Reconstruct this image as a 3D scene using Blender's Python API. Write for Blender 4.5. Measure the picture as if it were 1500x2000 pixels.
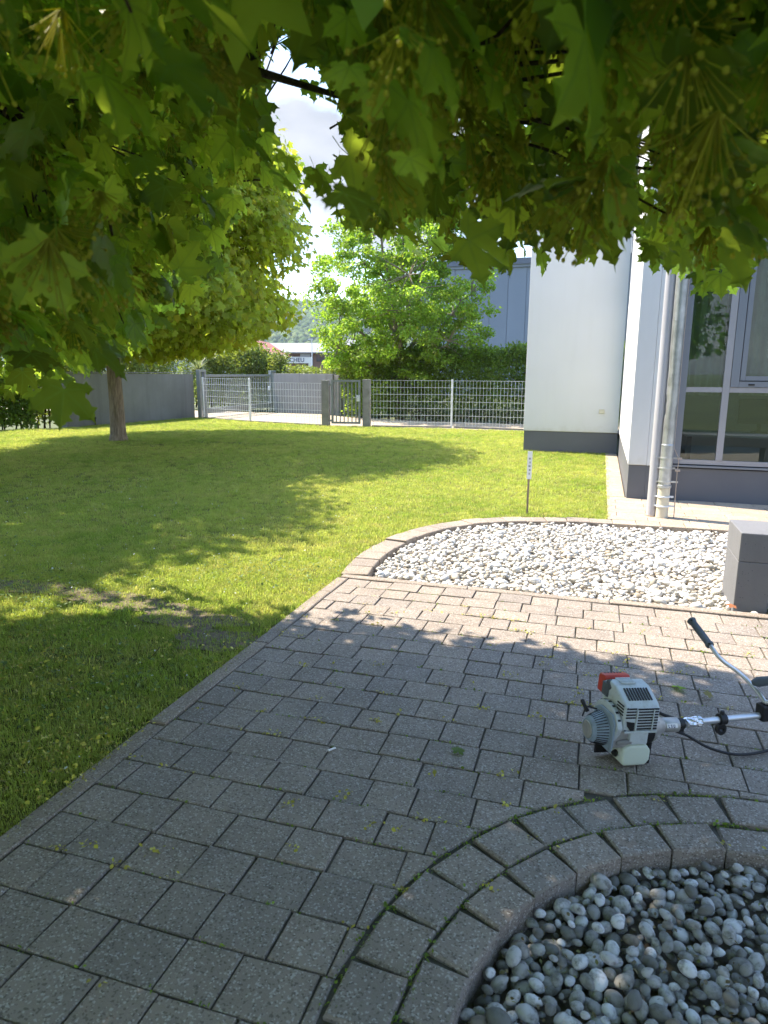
import bpy, bmesh, math, random
import numpy as np
from mathutils import Vector, Matrix

for _o in list(bpy.data.objects):
    bpy.data.objects.remove(_o)
SC = bpy.context.scene
COL = SC.collection
R = math.radians
rng = np.random.RandomState(7)
random.seed(7)
PI = math.pi

# ------------------------------------------------------------------ camera
CAM_H = 1.55
cd = bpy.data.cameras.new('camera')
cam = bpy.data.objects.new('camera', cd)
COL.objects.link(cam)
cd.sensor_fit = 'HORIZONTAL'
cd.sensor_width = 36.0
cd.lens = 1338.257 / 1500.0 * 36.0
cd.clip_start = 0.05
cd.clip_end = 6000.0
TH, PH, RO = R(17.296), R(11.482), R(0.308)
fw = Vector((-math.sin(TH) * math.cos(PH), math.cos(TH) * math.cos(PH), -math.sin(PH)))
rt = fw.cross(Vector((0, 0, 1))).normalized()
up = rt.cross(fw)
rt2 = rt * math.cos(RO) + up * math.sin(RO)
up2 = -rt * math.sin(RO) + up * math.cos(RO)
m = Matrix((rt2, up2, -fw)).transposed().to_4x4()
m.translation = Vector((0, 0, CAM_H))
cam.matrix_world = m
cd.dof.use_dof = True
cd.dof.focus_distance = 7.0
cd.dof.aperture_fstop = 9.0
SC.camera = cam

# ------------------------------------------------------------------ light
SUN_EL, SUN_A = R(54.0), R(12.0)      # elevation; shadows run towards +x, a little towards -y
sun_dir = Vector((math.cos(SUN_A) * math.cos(SUN_EL), -math.sin(SUN_A) * math.cos(SUN_EL), -math.sin(SUN_EL)))
sl = bpy.data.lights.new('sun', 'SUN')
sl.energy = 3.0
sl.angle = R(0.53)
sl.color = (1.0, 0.88, 0.73)
so = bpy.data.objects.new('sun', sl)
COL.objects.link(so)
so.rotation_euler = sun_dir.to_track_quat('-Z', 'Y').to_euler()
so.location = (-20, 5, 30)

W = bpy.data.worlds.new('World')
SC.world = W
W.use_nodes = True
wt = W.node_tree
wt.nodes.clear()
def wn(t, **k):
    n = wt.nodes.new(t)
    for a, b in k.items():
        setattr(n, a, b)
    return n
w_out = wn('ShaderNodeOutputWorld')
w_bg = wn('ShaderNodeBackground')
sky = wn('ShaderNodeTexSky', sky_type='NISHITA')
sky.sun_disc = False
sky.sun_elevation = SUN_EL
sky.sun_rotation = R(282.0)
sky.altitude = 300
sky.air_density = 1.0
sky.dust_density = 0.35
sky.ozone_density = 1.0
tc = wn('ShaderNodeTexCoord')
mp = wn('ShaderNodeMapping')
mp.inputs['Scale'].default_value = (1.0, 1.0, 2.2)
mp.inputs['Location'].default_value = (0.35, 0.1, 0.0)
nz = wn('ShaderNodeTexNoise')
nz.inputs['Scale'].default_value = 2.6
nz.inputs['Detail'].default_value = 9.0
nz.inputs['Roughness'].default_value = 0.58
cr = wn('ShaderNodeValToRGB')
cr.color_ramp.elements[0].position = 0.52
cr.color_ramp.elements[0].color = (0, 0, 0, 1)
cr.color_ramp.elements[1].position = 0.67
cr.color_ramp.elements[1].color = (1, 1, 1, 1)
nz2 = wn('ShaderNodeTexNoise')
nz2.inputs['Scale'].default_value = 6.0
nz2.inputs['Detail'].default_value = 8.0
cr2 = wn('ShaderNodeValToRGB')
cr2.color_ramp.elements[0].position = 0.3
cr2.color_ramp.elements[0].color = (0.62, 0.70, 0.88, 1)
cr2.color_ramp.elements[1].position = 0.7
cr2.color_ramp.elements[1].color = (1.36, 1.38, 1.42, 1)
sp = wn('ShaderNodeSeparateXYZ')
el = wn('ShaderNodeMapRange')          # clouds thicken towards the horizon, all the way round
el.inputs['From Min'].default_value = 0.26
el.inputs['From Max'].default_value = 0.58
el.inputs['To Min'].default_value = 0.17
el.inputs['To Max'].default_value = -0.13
ad = wn('ShaderNodeMath', operation='ADD')
mx = wn('ShaderNodeMix', data_type='RGBA')
L = wt.links.new
L(tc.outputs['Generated'], mp.inputs['Vector'])
L(mp.outputs['Vector'], nz.inputs['Vector'])
L(mp.outputs['Vector'], nz2.inputs['Vector'])
L(tc.outputs['Generated'], sp.inputs['Vector'])
L(sp.outputs['Z'], el.inputs['Value'])
L(nz.outputs['Fac'], ad.inputs[0])
L(el.outputs['Result'], ad.inputs[1])
L(ad.outputs[0], cr.inputs['Fac'])
L(nz2.outputs['Fac'], cr2.inputs['Fac'])
L(cr.outputs['Color'], mx.inputs['Factor'])
L(sky.outputs['Color'], mx.inputs['A'])
L(cr2.outputs['Color'], mx.inputs['B'])
L(mx.outputs['Result'], w_bg.inputs['Color'])
w_bg.inputs['Strength'].default_value = 0.15
L(w_bg.outputs[0], w_out.inputs['Surface'])

SC.view_settings.view_transform = 'Standard'
SC.view_settings.look = 'None'
SC.view_settings.exposure = 2.3
SC.view_settings.gamma = 1.0
SC.view_settings.use_curve_mapping = False
SC.render.engine = 'CYCLES'
SC.cycles.max_bounces = 12
SC.cycles.diffuse_bounces = 9
SC.cycles.transmission_bounces = 9
SC.cycles.transparent_max_bounces = 12
SC.cycles.use_denoising = True

# ------------------------------------------------------------------ materials
MATS = {}
class NT:
    def __init__(s, name):
        s.m = bpy.data.materials.new(name)
        s.m.use_nodes = True
        s.t = s.m.node_tree
        s.t.nodes.clear()
        s.out = s.n('ShaderNodeOutputMaterial')
    def n(s, t, inp=None, **k):
        n = s.t.nodes.new(t)
        for a, b in k.items():
            setattr(n, a, b)
        for a, b in (inp or {}).items():
            if isinstance(b, bpy.types.NodeSocket):
                s.t.links.new(b, n.inputs[a])
            else:
                n.inputs[a].default_value = b
        return n
    def pos(s):
        return s.n('ShaderNodeNewGeometry').outputs['Position']
    def noise(s, scale, detail=4, rough=0.55, vec=None):
        return s.n('ShaderNodeTexNoise', {'Vector': vec or s.pos(), 'Scale': scale, 'Detail': detail, 'Roughness': rough}).outputs['Fac']
    def ramp(s, fac, stops):
        r = s.n('ShaderNodeValToRGB', {'Fac': fac})
        e = r.color_ramp.elements
        while len(e) < len(stops):
            e.new(0.5)
        for i, (p, c) in enumerate(stops):
            e[i].position = p
            e[i].color = (c, c, c, 1) if isinstance(c, (int, float)) else (*c, 1)
        return r.outputs['Color']
    def mix(s, fac, a, b, mode='MIX'):
        n = s.n('ShaderNodeMix', data_type='RGBA', blend_type=mode)
        for k, v in (('Factor', fac), ('A', a), ('B', b)):
            if isinstance(v, bpy.types.NodeSocket):
                s.t.links.new(v, n.inputs[k])
            elif k == 'Factor':
                n.inputs[k].default_value = v
            else:
                n.inputs[k].default_value = (*v, 1) if not isinstance(v, (int, float)) else (v, v, v, 1)
        return n.outputs['Result']
    def math(s, op, a, b=0.0):
        n = s.n('ShaderNodeMath', operation=op)
        for i, v in enumerate((a, b)):
            if isinstance(v, bpy.types.NodeSocket):
                s.t.links.new(v, n.inputs[i])
            else:
                n.inputs[i].default_value = v
        return n.outputs[0]
    def rnd(s):
        a = s.n('ShaderNodeAttribute', attribute_name='rnd').outputs['Fac']
        o = s.n('ShaderNodeObjectInfo').outputs['Random']
        return s.math('FRACT', s.math('ADD', a, o))
    def bump(s, h, strength=0.3, dist=0.01):
        return s.n('ShaderNodeBump', {'Height': h, 'Strength': strength, 'Distance': dist}).outputs['Normal']
    def principled(s, color, rough=0.7, metal=0.0, spec=0.4, normal=None, **k):
        p = s.n('ShaderNodeBsdfPrincipled')
        def st(name, v):
            if isinstance(v, bpy.types.NodeSocket):
                s.t.links.new(v, p.inputs[name])
            elif isinstance(v, tuple) and len(v) == 3:
                p.inputs[name].default_value = (*v, 1) if len(p.inputs[name].default_value) == 4 else v
            else:
                p.inputs[name].default_value = v
        st('Base Color', color); st('Roughness', rough); st('Metallic', metal); st('Specular IOR Level', spec)
        if normal is not None:
            st('Normal', normal)
        for a, b in k.items():
            st(a, b)
        return p.outputs[0]
    def done(s, sh):
        s.t.links.new(sh, s.out.inputs['Surface'])
        return s.m

def c_mul(c, k):
    return tuple(min(1.0, x * k) for x in c)

def plain(name, col, rough=0.6, var=0.12, scale=3.0, metal=0.0, spec=0.4, bump=0.15, bscale=60.0, objvar=0.0):
    s = NT(name)
    f = s.noise(scale, 6)
    c = s.mix(s.ramp(f, [(0.3, 0.0), (0.7, 1.0)]), c_mul(col, 1 - var), c_mul(col, 1 + var))
    if objvar:
        o = s.rnd()
        c = s.mix(1.0, c, s.ramp(o, [(0, 1 - objvar), (1, 1 + objvar)]), 'MULTIPLY')
    nrm = s.bump(s.noise(bscale, 3), bump, 0.004) if bump else None
    return s.done(s.principled(c, rough, metal, spec, nrm))

def paver_mat(name, base, light=0.5, dark=0.45):
    s = NT(name)
    P = s.pos()
    v = s.n('ShaderNodeTexVoronoi', {'Vector': P, 'Scale': 190.0})
    cellv = s.n('ShaderNodeSeparateColor', {'Color': v.outputs['Color']}).outputs[0]
    fine = s.noise(420.0, 2)
    stain = s.noise(3.2, 7, 0.62)
    st2 = s.noise(14.0, 5, 0.6)
    c = s.mix(s.ramp(stain, [(0.3, 0.0), (0.72, 1.0)]), c_mul(base, 0.74), c_mul(base, 1.2))
    c = s.mix(s.ramp(st2, [(0.55, 0.0), (0.8, 0.55)]), c, c_mul(base, 0.5))
    c = s.mix(s.ramp(fine, [(0.35, 0.0), (0.65, 0.5)]), c, c_mul(base, 1.35))
    c = s.mix(s.ramp(cellv, [(0.86, 0.0), (0.9, 0.62)]), c, (0.46, 0.44, 0.41))
    c = s.mix(s.ramp(cellv, [(0.1, 0.6), (0.14, 0.0)]), c, c_mul(base, 0.35))
    o = s.rnd()
    c = s.mix(1.0, c, s.ramp(o, [(0, (0.91, 0.92, 0.94)), (0.5, (1.0, 0.99, 0.98)), (1, (1.08, 1.06, 1.04))]), 'MULTIPLY')
    h = s.math('ADD', s.math('MULTIPLY', cellv, 0.5), s.noise(160.0, 3))
    return s.done(s.principled(c, 0.9, 0, 0.18, s.bump(h, 0.55, 0.004)))

M_PAVER = paver_mat('concrete_paver', (0.238, 0.205, 0.173))
M_KERB = paver_mat('kerb_concrete', (0.25, 0.21, 0.17))
M_TERR = paver_mat('terrace_concrete', (0.36, 0.29, 0.215))
M_SAND = plain('joint_sand', (0.075, 0.068, 0.052), 0.95, 0.35, 25, bump=0.5)
M_SOIL = plain('soil', (0.06, 0.048, 0.035), 0.95, 0.4, 30, bump=0.7)
M_BEDSOIL = plain('bed_soil', (0.11, 0.095, 0.07), 0.95, 0.4, 35, bump=0.7)
M_GRIT = plain('pale_grit', (0.30, 0.27, 0.22), 0.95, 0.35, 40, bump=0.6)
M_DRIVE = plain('driveway_gravel', (0.36, 0.30, 0.22), 0.95, 0.25, 14, bump=0.6, bscale=90)
M_GROUND = plain('meadow', (0.07, 0.085, 0.03), 0.95, 0.35, 0.4)

def pebble_mat(name, white):
    s = NT(name)
    o = s.rnd()
    if white:
        stops = [(0, (0.30, 0.28, 0.23)), (0.15, (0.48, 0.465, 0.42)), (0.6, (0.60, 0.585, 0.545)), (0.9, (0.70, 0.69, 0.66)), (1.0, (0.36, 0.30, 0.22))]
    else:
        stops = [(0, (0.13, 0.13, 0.12)), (0.3, (0.28, 0.275, 0.26)), (0.7, (0.43, 0.43, 0.425)), (0.92, (0.62, 0.63, 0.64)), (1, (0.2, 0.165, 0.12))]
    c = s.ramp(o, stops)
    d = s.noise(38.0, 6, 0.65)
    c = s.mix(s.ramp(d, [(0.48, 0.0), (0.66, 0.8 if not white else 0.5)]), c, (0.1, 0.095, 0.075) if not white else (0.30, 0.26, 0.19))
    nrm = s.bump(s.noise(120.0, 4), 0.2, 0.003)
    return s.done(s.principled(c, 0.72, 0, 0.35, nrm))
M_PEB_G = pebble_mat('grey_pebble', False)
M_PEB_W = pebble_mat('white_pebble', True)

def lawn_soil():
    s = NT('lawn_soil')
    big = s.noise(0.55, 5)
    fine = s.noise(28.0, 5)
    c = s.mix(s.ramp(big, [(0.35, 0.0), (0.65, 1.0)]), (0.09, 0.11, 0.025), (0.15, 0.15, 0.04))
    c = s.mix(s.ramp(fine, [(0.4, 0.0), (0.7, 0.7)]), c, (0.05, 0.04, 0.022))
    return s.done(s.principled(c, 0.95, 0, 0.1, s.bump(fine, 0.6, 0.02)))
M_LAWN = lawn_soil()

def foliage(name, front, trans, var=0.35, yellow=(0.22, 0.2, 0.02), yfrac=0.0, vein=False, gloss=0.32, tw=0.45, world=None):
    """Leaf: reflected part plus light let through from the other side."""
    s = NT(name)
    o = s.rnd()
    k = s.ramp(o, [(0, 1 - var), (1, 1 + var)])
    if world is not None:
        k = s.mix(1.0, k, s.ramp(s.noise(world, 4), [(0.3, 0.72), (0.7, 1.28)]), 'MULTIPLY')
    cf = s.mix(1.0, front, k, 'MULTIPLY')
    ct = s.mix(1.0, trans, k, 'MULTIPLY')
    if yfrac:
        o2 = s.math('FRACT', s.math('MULTIPLY', o, 7.31))
        yf = s.ramp(o2, [(1 - yfrac, 0.0), (1.0, 0.85)])
        cf = s.mix(yf, cf, yellow)
        ct = s.mix(yf, ct, c_mul(yellow, 1.6))
    if vein:
        a = s.n('ShaderNodeAttribute', attribute_name='vein').outputs['Fac']
        vf = s.ramp(a, [(0.80, 0.0), (0.97, 0.55)])
        cf = s.mix(vf, cf, c_mul(front, 2.3))
        ct = s.mix(vf, ct, c_mul(trans, 0.6))
        bl = s.noise(46.0, 5, 0.6)
        cf = s.mix(s.ramp(bl, [(0.42, 0.0), (0.75, 0.5)]), cf, c_mul(front, 0.62))
    p = s.principled(cf, 0.48, 0, gloss, s.bump(s.noise(70.0, 3), 0.12, 0.004))
    t = s.n('ShaderNodeBsdfTranslucent', {'Color': ct}).outputs[0]
    mx_ = s.n('ShaderNodeMixShader', {0: tw})
    s.t.links.new(p, mx_.inputs[1]); s.t.links.new(t, mx_.inputs[2])
    return s.done(mx_.outputs[0])
M_MAPLE = foliage('maple_leaf', (0.105, 0.205, 0.05), (0.60, 0.82, 0.065), 0.45, vein=True, tw=0.52, yfrac=0.15, yellow=(0.17, 0.18, 0.02))
M_MAPLE_FAR = foliage('maple_leaf_far', (0.22, 0.30, 0.04), (0.68, 0.80, 0.055), 0.30, gloss=0.12, yellow=(0.33, 0.31, 0.03), yfrac=0.35, tw=0.42, world=1.1)
M_FRESH = foliage('fresh_leaf', (0.15, 0.25, 0.035), (0.42, 0.66, 0.05), 0.32, yellow=(0.2, 0.22, 0.02), yfrac=0.22, tw=0.45, world=0.9)
M_LAUREL = foliage('laurel_leaf', (0.12, 0.17, 0.03), (0.4, 0.5, 0.05), 0.45, yellow=(0.24, 0.26, 0.05), yfrac=0.3, tw=0.3, gloss=0.6, world=1.5)
M_HEDGE = foliage('hedge_leaf', (0.10, 0.175, 0.03), (0.40, 0.56, 0.04), 0.4, yellow=(0.14, 0.2, 0.02), yfrac=0.25, tw=0.38, world=1.3)
M_COVER = foliage('ground_cover_leaf', (0.06, 0.095, 0.04), (0.15, 0.2, 0.04), 0.4, yellow=(0.3, 0.32, 0.14), yfrac=0.3, tw=0.3)
M_CLOVER = foliage('clover_leaf', (0.10, 0.17, 0.04), (0.3, 0.42, 0.05), 0.35, yellow=(0.24, 0.28, 0.08), yfrac=0.2, tw=0.3)
M_FLOWER = foliage('maple_blossom', (0.5, 0.5, 0.07), (0.66, 0.64, 0.09), 0.25, yellow=(0.4, 0.33, 0.06), yfrac=0.2, tw=0.5)
M_DEBRIS = foliage('leaf_crumbs', (0.15, 0.12, 0.06), (0.2, 0.18, 0.05), 0.5, yellow=(0.2, 0.22, 0.05), yfrac=0.4, tw=0.2)
M_FALLEN = foliage('fallen_blossom', (0.46, 0.42, 0.06), (0.4, 0.36, 0.05), 0.4, yellow=(0.16, 0.13, 0.05), yfrac=0.3, tw=0.2)

def grass_mat():
    s = NT('grass_blade')
    o = s.n('ShaderNodeObjectInfo').outputs['Random']
    big = s.noise(0.42, 5, 0.6)
    mid = s.noise(2.6, 4)
    c = s.mix(s.ramp(big, [(0.34, 0.0), (0.66, 1.0)]), (0.185, 0.27, 0.042), (0.33, 0.37, 0.085))
    c = s.mix(s.ramp(mid, [(0.45, 0.0), (0.75, 0.55)]), c, (0.42, 0.40, 0.14))
    c = s.mix(s.ramp(o, [(0.8, 0.0), (0.98, 0.75)]), c, (0.42, 0.36, 0.15))
    c = s.mix(1.0, c, s.ramp(o, [(0, 0.75), (0.8, 1.25), (1, 1.0)]), 'MULTIPLY')
    t = s.mix(1.0, c, (2.0, 2.0, 1.3), 'MULTIPLY')
    p = s.principled(c, 0.5, 0, 0.25)
    tr = s.n('ShaderNodeBsdfTranslucent', {'Color': t}).outputs[0]
    m_ = s.n('ShaderNodeMixShader', {0: 0.42})
    s.t.links.new(p, m_.inputs[1]); s.t.links.new(tr, m_.inputs[2])
    return s.done(m_.outputs[0])
M_GRASS = grass_mat()

def bark(name, a, b, scale=9.0):
    s = NT(name)
    mpn = s.n('ShaderNodeMapping', {'Vector': s.pos(), 'Scale': (1.0, 1.0, 0.16)})
    n1 = s.noise(scale * 3, 6, 0.65, mpn.outputs[0])
    c = s.mix(s.ramp(n1, [(0.35, 0.0), (0.65, 1.0)]), a, b)
    c = s.mix(s.ramp(s.noise(4.0, 4), [(0.5, 0.0), (0.75, 0.6)]), c, c_mul(b, 0.6))
    return s.done(s.principled(c, 0.9, 0, 0.15, s.bump(n1, 0.8, 0.03)))
M_BARK = bark('maple_bark', (0.14, 0.115, 0.085), (0.33, 0.275, 0.21))
M_TWIG = bark('twig_bark', (0.045, 0.032, 0.022), (0.1, 0.075, 0.05))

M_WHITE = plain('white_render', (0.62, 0.62, 0.61), 0.85, 0.035, 0.6, bump=0.25, bscale=120)
def wall_render():
    s = NT('white_render')
    mpn = s.n('ShaderNodeMapping', {'Vector': s.pos(), 'Scale': (1.0, 1.0, 0.05)})
    st = s.noise(7.0, 6, 0.6, mpn.outputs[0])
    big = s.noise(0.9, 5)
    c = s.mix(s.ramp(big, [(0.3, 0.0), (0.7, 1.0)]), (0.63, 0.63, 0.63), (0.66, 0.66, 0.66))
    c = s.mix(s.ramp(st, [(0.5, 0.0), (0.75, 0.35)]), c, (0.575, 0.575, 0.565))
    z = s.n('ShaderNodeSeparateXYZ', {'Vector': s.pos()}).outputs[2]
    low = s.math('ADD', z, s.math('MULTIPLY', s.noise(9.0, 6), 0.35))
    c = s.mix(s.ramp(low, [(0.56, 0.35), (0.70, 0.0)]), c, (0.45, 0.42, 0.36))
    return s.done(s.principled(c, 0.88, 0, 0.2, s.bump(s.noise(170.0, 4), 0.35, 0.004)))
M_WHITE = wall_render()
M_PLINTH = plain('grey_plinth_paint', (0.115, 0.12, 0.135), 0.7, 0.07, 1.5, bump=0.15, bscale=90)
M_FRAME = plain('light_window_frame', (0.29, 0.29, 0.31), 0.4, 0.05, 2, spec=0.5, bump=0.0)
M_SASH = plain('grey_sash_frame', (0.17, 0.19, 0.22), 0.4, 0.05, 2, spec=0.5, bump=0.0)
M_GAP = plain('dark_seal', (0.015, 0.015, 0.017), 0.7, 0.1, 2, bump=0.0)
M_COLUMN = plain('painted_steel_column', (0.40, 0.40, 0.43), 0.4, 0.06, 1.2, spec=0.5, bump=0.03)
M_ZINC = plain('galvanised_zinc', (0.42, 0.43, 0.43), 0.42, 0.3, 7, metal=0.7, bump=0.1, bscale=25)
M_FENCE = plain('galvanised_fence', (0.68, 0.71, 0.74), 0.5, 0.1, 5, metal=0.1, bump=0.05)
M_GATE = plain('gate_steel', (0.27, 0.29, 0.30), 0.5, 0.1, 4, metal=0.3, bump=0.05)
M_PVC = plain('cream_pipe', (0.58, 0.54, 0.42), 0.55, 0.12, 6, bump=0.05)
M_COPPER = plain('weathered_conductor', (0.40, 0.34, 0.30), 0.55, 0.15, 20, metal=0.4, bump=0.05)
M_CWALL = plain('grey_wall_render', (0.195, 0.205, 0.215), 0.9, 0.12, 0.9, bump=0.4, bscale=70)
def weathered(name, col, streak, pores=0.0):
    s = NT(name)
    mpn = s.n('ShaderNodeMapping', {'Vector': s.pos(), 'Scale': (1.0, 1.0, 0.07)})
    st = s.noise(5.0, 7, 0.62, mpn.outputs[0]); big = s.noise(0.8, 6, 0.6)
    c = s.mix(s.ramp(big, [(0.3, 0.0), (0.7, 1.0)]), c_mul(col, 0.85), c_mul(col, 1.15))
    c = s.mix(s.ramp(st, [(0.48, 0.0), (0.75, streak)]), c, c_mul(col, 0.55))
    h = s.noise(70.0, 4)
    if pores:
        v = s.n('ShaderNodeTexVoronoi', {'Vector': s.pos(), 'Scale': 55.0})
        hole = s.ramp(v.outputs['Distance'], [(0.10, 1.0), (0.2, 0.0)])
        sel = s.ramp(s.n('ShaderNodeSeparateColor', {'Color': v.outputs['Color']}).outputs[0], [(0.72, 0.0), (0.76, 1.0)])
        f_ = s.math('MULTIPLY', s.math('MULTIPLY', hole, sel), pores)
        c = s.mix(f_, c, c_mul(col, 0.3))
    return s.done(s.principled(c, 0.85, 0, 0.25, s.bump(h, 0.4, 0.004)))
M_CWALL = weathered('grey_wall_render', (0.195, 0.205, 0.215), 0.45)
M_CPOST = plain('weathered_gate_post', (0.235, 0.23, 0.22), 0.85, 0.2, 5, bump=0.4)
M_BENCH = plain('painted_concrete', (0.155, 0.16, 0.168), 0.75, 0.14, 5, bump=0.5, bscale=110)
M_BENCH = weathered('painted_concrete', (0.16, 0.164, 0.172), 0.35, 0.9)
M_WOOD = plain('stake_wood', (0.26, 0.2, 0.14), 0.85, 0.2, 12, bump=0.3)
M_SIGN = plain('white_sign_board', (0.75, 0.75, 0.73), 0.5, 0.05, 20, bump=0.0)
M_CURT = plain('curtain_cloth', (0.40, 0.41, 0.35), 0.9, 0.12, 6, bump=0.0)
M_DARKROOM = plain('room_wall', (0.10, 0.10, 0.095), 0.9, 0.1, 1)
M_DESK = plain('desk_board', (0.34, 0.36, 0.35), 0.5, 0.08, 3, bump=0)
M_PANEL = plain('blue_grey_cladding', (0.20, 0.235, 0.29), 0.55, 0.04, 0.4, metal=0.1, bump=0, objvar=0.03)
M_TRIM = plain('roof_trim', (0.12, 0.14, 0.18), 0.5, 0.05, 1, bump=0)
M_YELLOW = plain('yellow_house_paint', (0.55, 0.42, 0.17), 0.85, 0.06, 0.6, bump=0)
M_REDROOF = plain('red_roof', (0.33, 0.12, 0.09), 0.8, 0.15, 0.8, bump=0.2)
M_METROOF = plain('pale_metal_roof', (0.2, 0.2, 0.2), 0.6, 0.12, 0.35, bump=0)
M_BROWN = plain('brown_cladding', (0.20, 0.12, 0.09), 0.7, 0.15, 0.7, bump=0)
M_PALE = plain('pale_blue_cladding', (0.48, 0.52, 0.62), 0.6, 0.05, 0.3, bump=0)
M_GLASSDARK = plain('far_window_glass', (0.05, 0.065, 0.075), 0.12, 0.2, 0.8, spec=0.8, bump=0)
M_BLUEINK = plain('dark_blue_print', (0.03, 0.04, 0.13), 0.6, 0.05, 3, bump=0)

def glass_mat():
    s = NT('window_glass')
    fr = s.n('ShaderNodeFresnel', {'IOR': 1.55}).outputs[0]
    f2 = s.math('ADD', s.math('MULTIPLY', fr, 1.15), 0.03)
    g = s.n('ShaderNodeBsdfGlossy', {'Color': (0.93, 0.97, 0.95, 1), 'Roughness': 0.015}).outputs[0]
    t = s.n('ShaderNodeBsdfTransparent', {'Color': (0.72, 0.80, 0.76, 1)}).outputs[0]
    m_ = s.n('ShaderNodeMixShader', {0: f2})
    s.t.links.new(t, m_.inputs[1]); s.t.links.new(g, m_.inputs[2])
    return s.done(m_.outputs[0])
M_GLASS = glass_mat()

# engine
def grimy(name, col, dirt, rough=0.42):
    s = NT(name)
    n1 = s.noise(22.0, 7, 0.65); n2 = s.noise(90.0, 4)
    c = s.mix(s.ramp(n1, [(0.52, 0.0), (0.72, 0.6)]), col, dirt)
    c = s.mix(s.ramp(n2, [(0.62, 0.0), (0.75, 0.4)]), c, c_mul(dirt, 0.6))
    return s.done(s.principled(c, s.ramp(n1, [(0.4, rough), (0.8, 0.75)]), 0, 0.4, s.bump(n2, 0.08, 0.002)))
M_EWHITE = grimy('engine_cover_plastic', (0.50, 0.55, 0.56), (0.30, 0.30, 0.24))
M_EBLUE = grimy('starter_cover_plastic', (0.25, 0.32, 0.39), (0.15, 0.17, 0.17), 0.48)
M_EBLACK = plain('black_plastic', (0.012, 0.012, 0.013), 0.5, 0.2, 20, bump=0.1)
M_ERED = plain('red_plastic', (0.50, 0.045, 0.025), 0.45, 0.08, 14, bump=0.05)
M_EALU = plain('cast_aluminium', (0.42, 0.41, 0.39), 0.45, 0.15, 30, metal=0.6, bump=0.25, bscale=200)
M_SHAFT = plain('aluminium_tube', (0.60, 0.61, 0.62), 0.36, 0.06, 30, metal=0.7, bump=0.0)
M_FOIL = plain('crumpled_foil', (0.7, 0.71, 0.73), 0.25, 0.1, 60, metal=0.9, bump=0.8, bscale=90)
M_GRIP = plain('grey_rubber_grip', (0.085, 0.10, 0.115), 0.7, 0.08, 20, bump=0.15, bscale=220)
def tank_mat():
    s = NT('translucent_tank')
    p = s.principled((0.56, 0.62, 0.52), 0.4, 0, 0.4, None, **{'Subsurface Weight': 0.4, 'Subsurface Radius': (0.03, 0.03, 0.02), 'Subsurface Scale': 0.5})
    return s.done(p)
M_TANK = tank_mat()
M_BROWNLEAF = plain('dry_leaf', (0.26, 0.10, 0.04), 0.8, 0.2, 60)
M_PAPER = plain('white_paper', (0.75, 0.74, 0.72), 0.8, 0.05, 60)
M_BARE = plain('bare_soil', (0.115, 0.092, 0.06), 0.95, 0.45, 22, bump=0.8, bscale=60)
M_PETAL = plain('pale_petal', (0.55, 0.58, 0.55), 0.8, 0.15, 60, bump=0)
def hill_mat():
    s = NT('forest_canopy')
    o = s.rnd()
    c = s.ramp(o, [(0, (0.035, 0.06, 0.02)), (0.5, (0.06, 0.10, 0.025)), (1, (0.12, 0.15, 0.05))])
    n = s.noise(0.25, 4)
    c = s.mix(s.ramp(n, [(0.4, 0.0), (0.7, 0.6)]), c, (0.03, 0.05, 0.02))
    return s.done(s.principled(c, 0.95, 0, 0.1))
M_FOREST = hill_mat()

# ------------------------------------------------------------------ helpers
def link(o, parent=None):
    COL.objects.link(o)
    if parent is not None:
        o.parent = parent
    return o

def np_mesh(name, V, F, mats, attrs=None, smooth=False, matidx=None):
    """V (n,3); F (m,k) with one k."""
    V = np.ascontiguousarray(V, dtype=np.float32)
    F = np.ascontiguousarray(F, dtype=np.int32)
    me = bpy.data.meshes.new(name)
    me.vertices.add(len(V))
    me.vertices.foreach_set('co', V.ravel())
    k = F.shape[1]
    me.loops.add(F.size)
    me.loops.foreach_set('vertex_index', F.ravel())
    me.polygons.add(len(F))
    me.polygons.foreach_set('loop_start', np.arange(0, F.size, k, dtype=np.int32))
    me.polygons.foreach_set('loop_total', np.full(len(F), k, dtype=np.int32))
    if smooth:
        me.polygons.foreach_set('use_smooth', np.ones(len(F), dtype=bool))
    if matidx is not None:
        me.polygons.foreach_set('material_index', np.asarray(matidx, dtype=np.int32))
    for mm in (mats if isinstance(mats, (list, tuple)) else [mats]):
        me.materials.append(mm)
    for a, v in (attrs or {}).items():
        at = me.attributes.new(a, 'FLOAT', 'POINT')
        at.data.foreach_set('value', np.asarray(v, dtype=np.float32))
    me.update(calc_edges=True)
    return me

def tag(o, label=None, cat=None, group=None, kind=None):
    if label: o['label'] = label
    if cat: o['category'] = cat
    if group: o['group'] = group
    if kind: o['kind'] = kind
    return o

def thing(name, label, cat, loc=(0, 0, 0), rotz=0.0, group=None):
    o = bpy.data.objects.new(name, None)
    o.empty_display_size = 0.2
    link(o)
    o.location = loc
    o.rotation_euler = (0, 0, rotz)
    return tag(o, label, cat, group)

def structure(name, parent=None):
    o = bpy.data.objects.new(name, None)
    link(o, parent)
    o['kind'] = 'structure'
    return o

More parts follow.
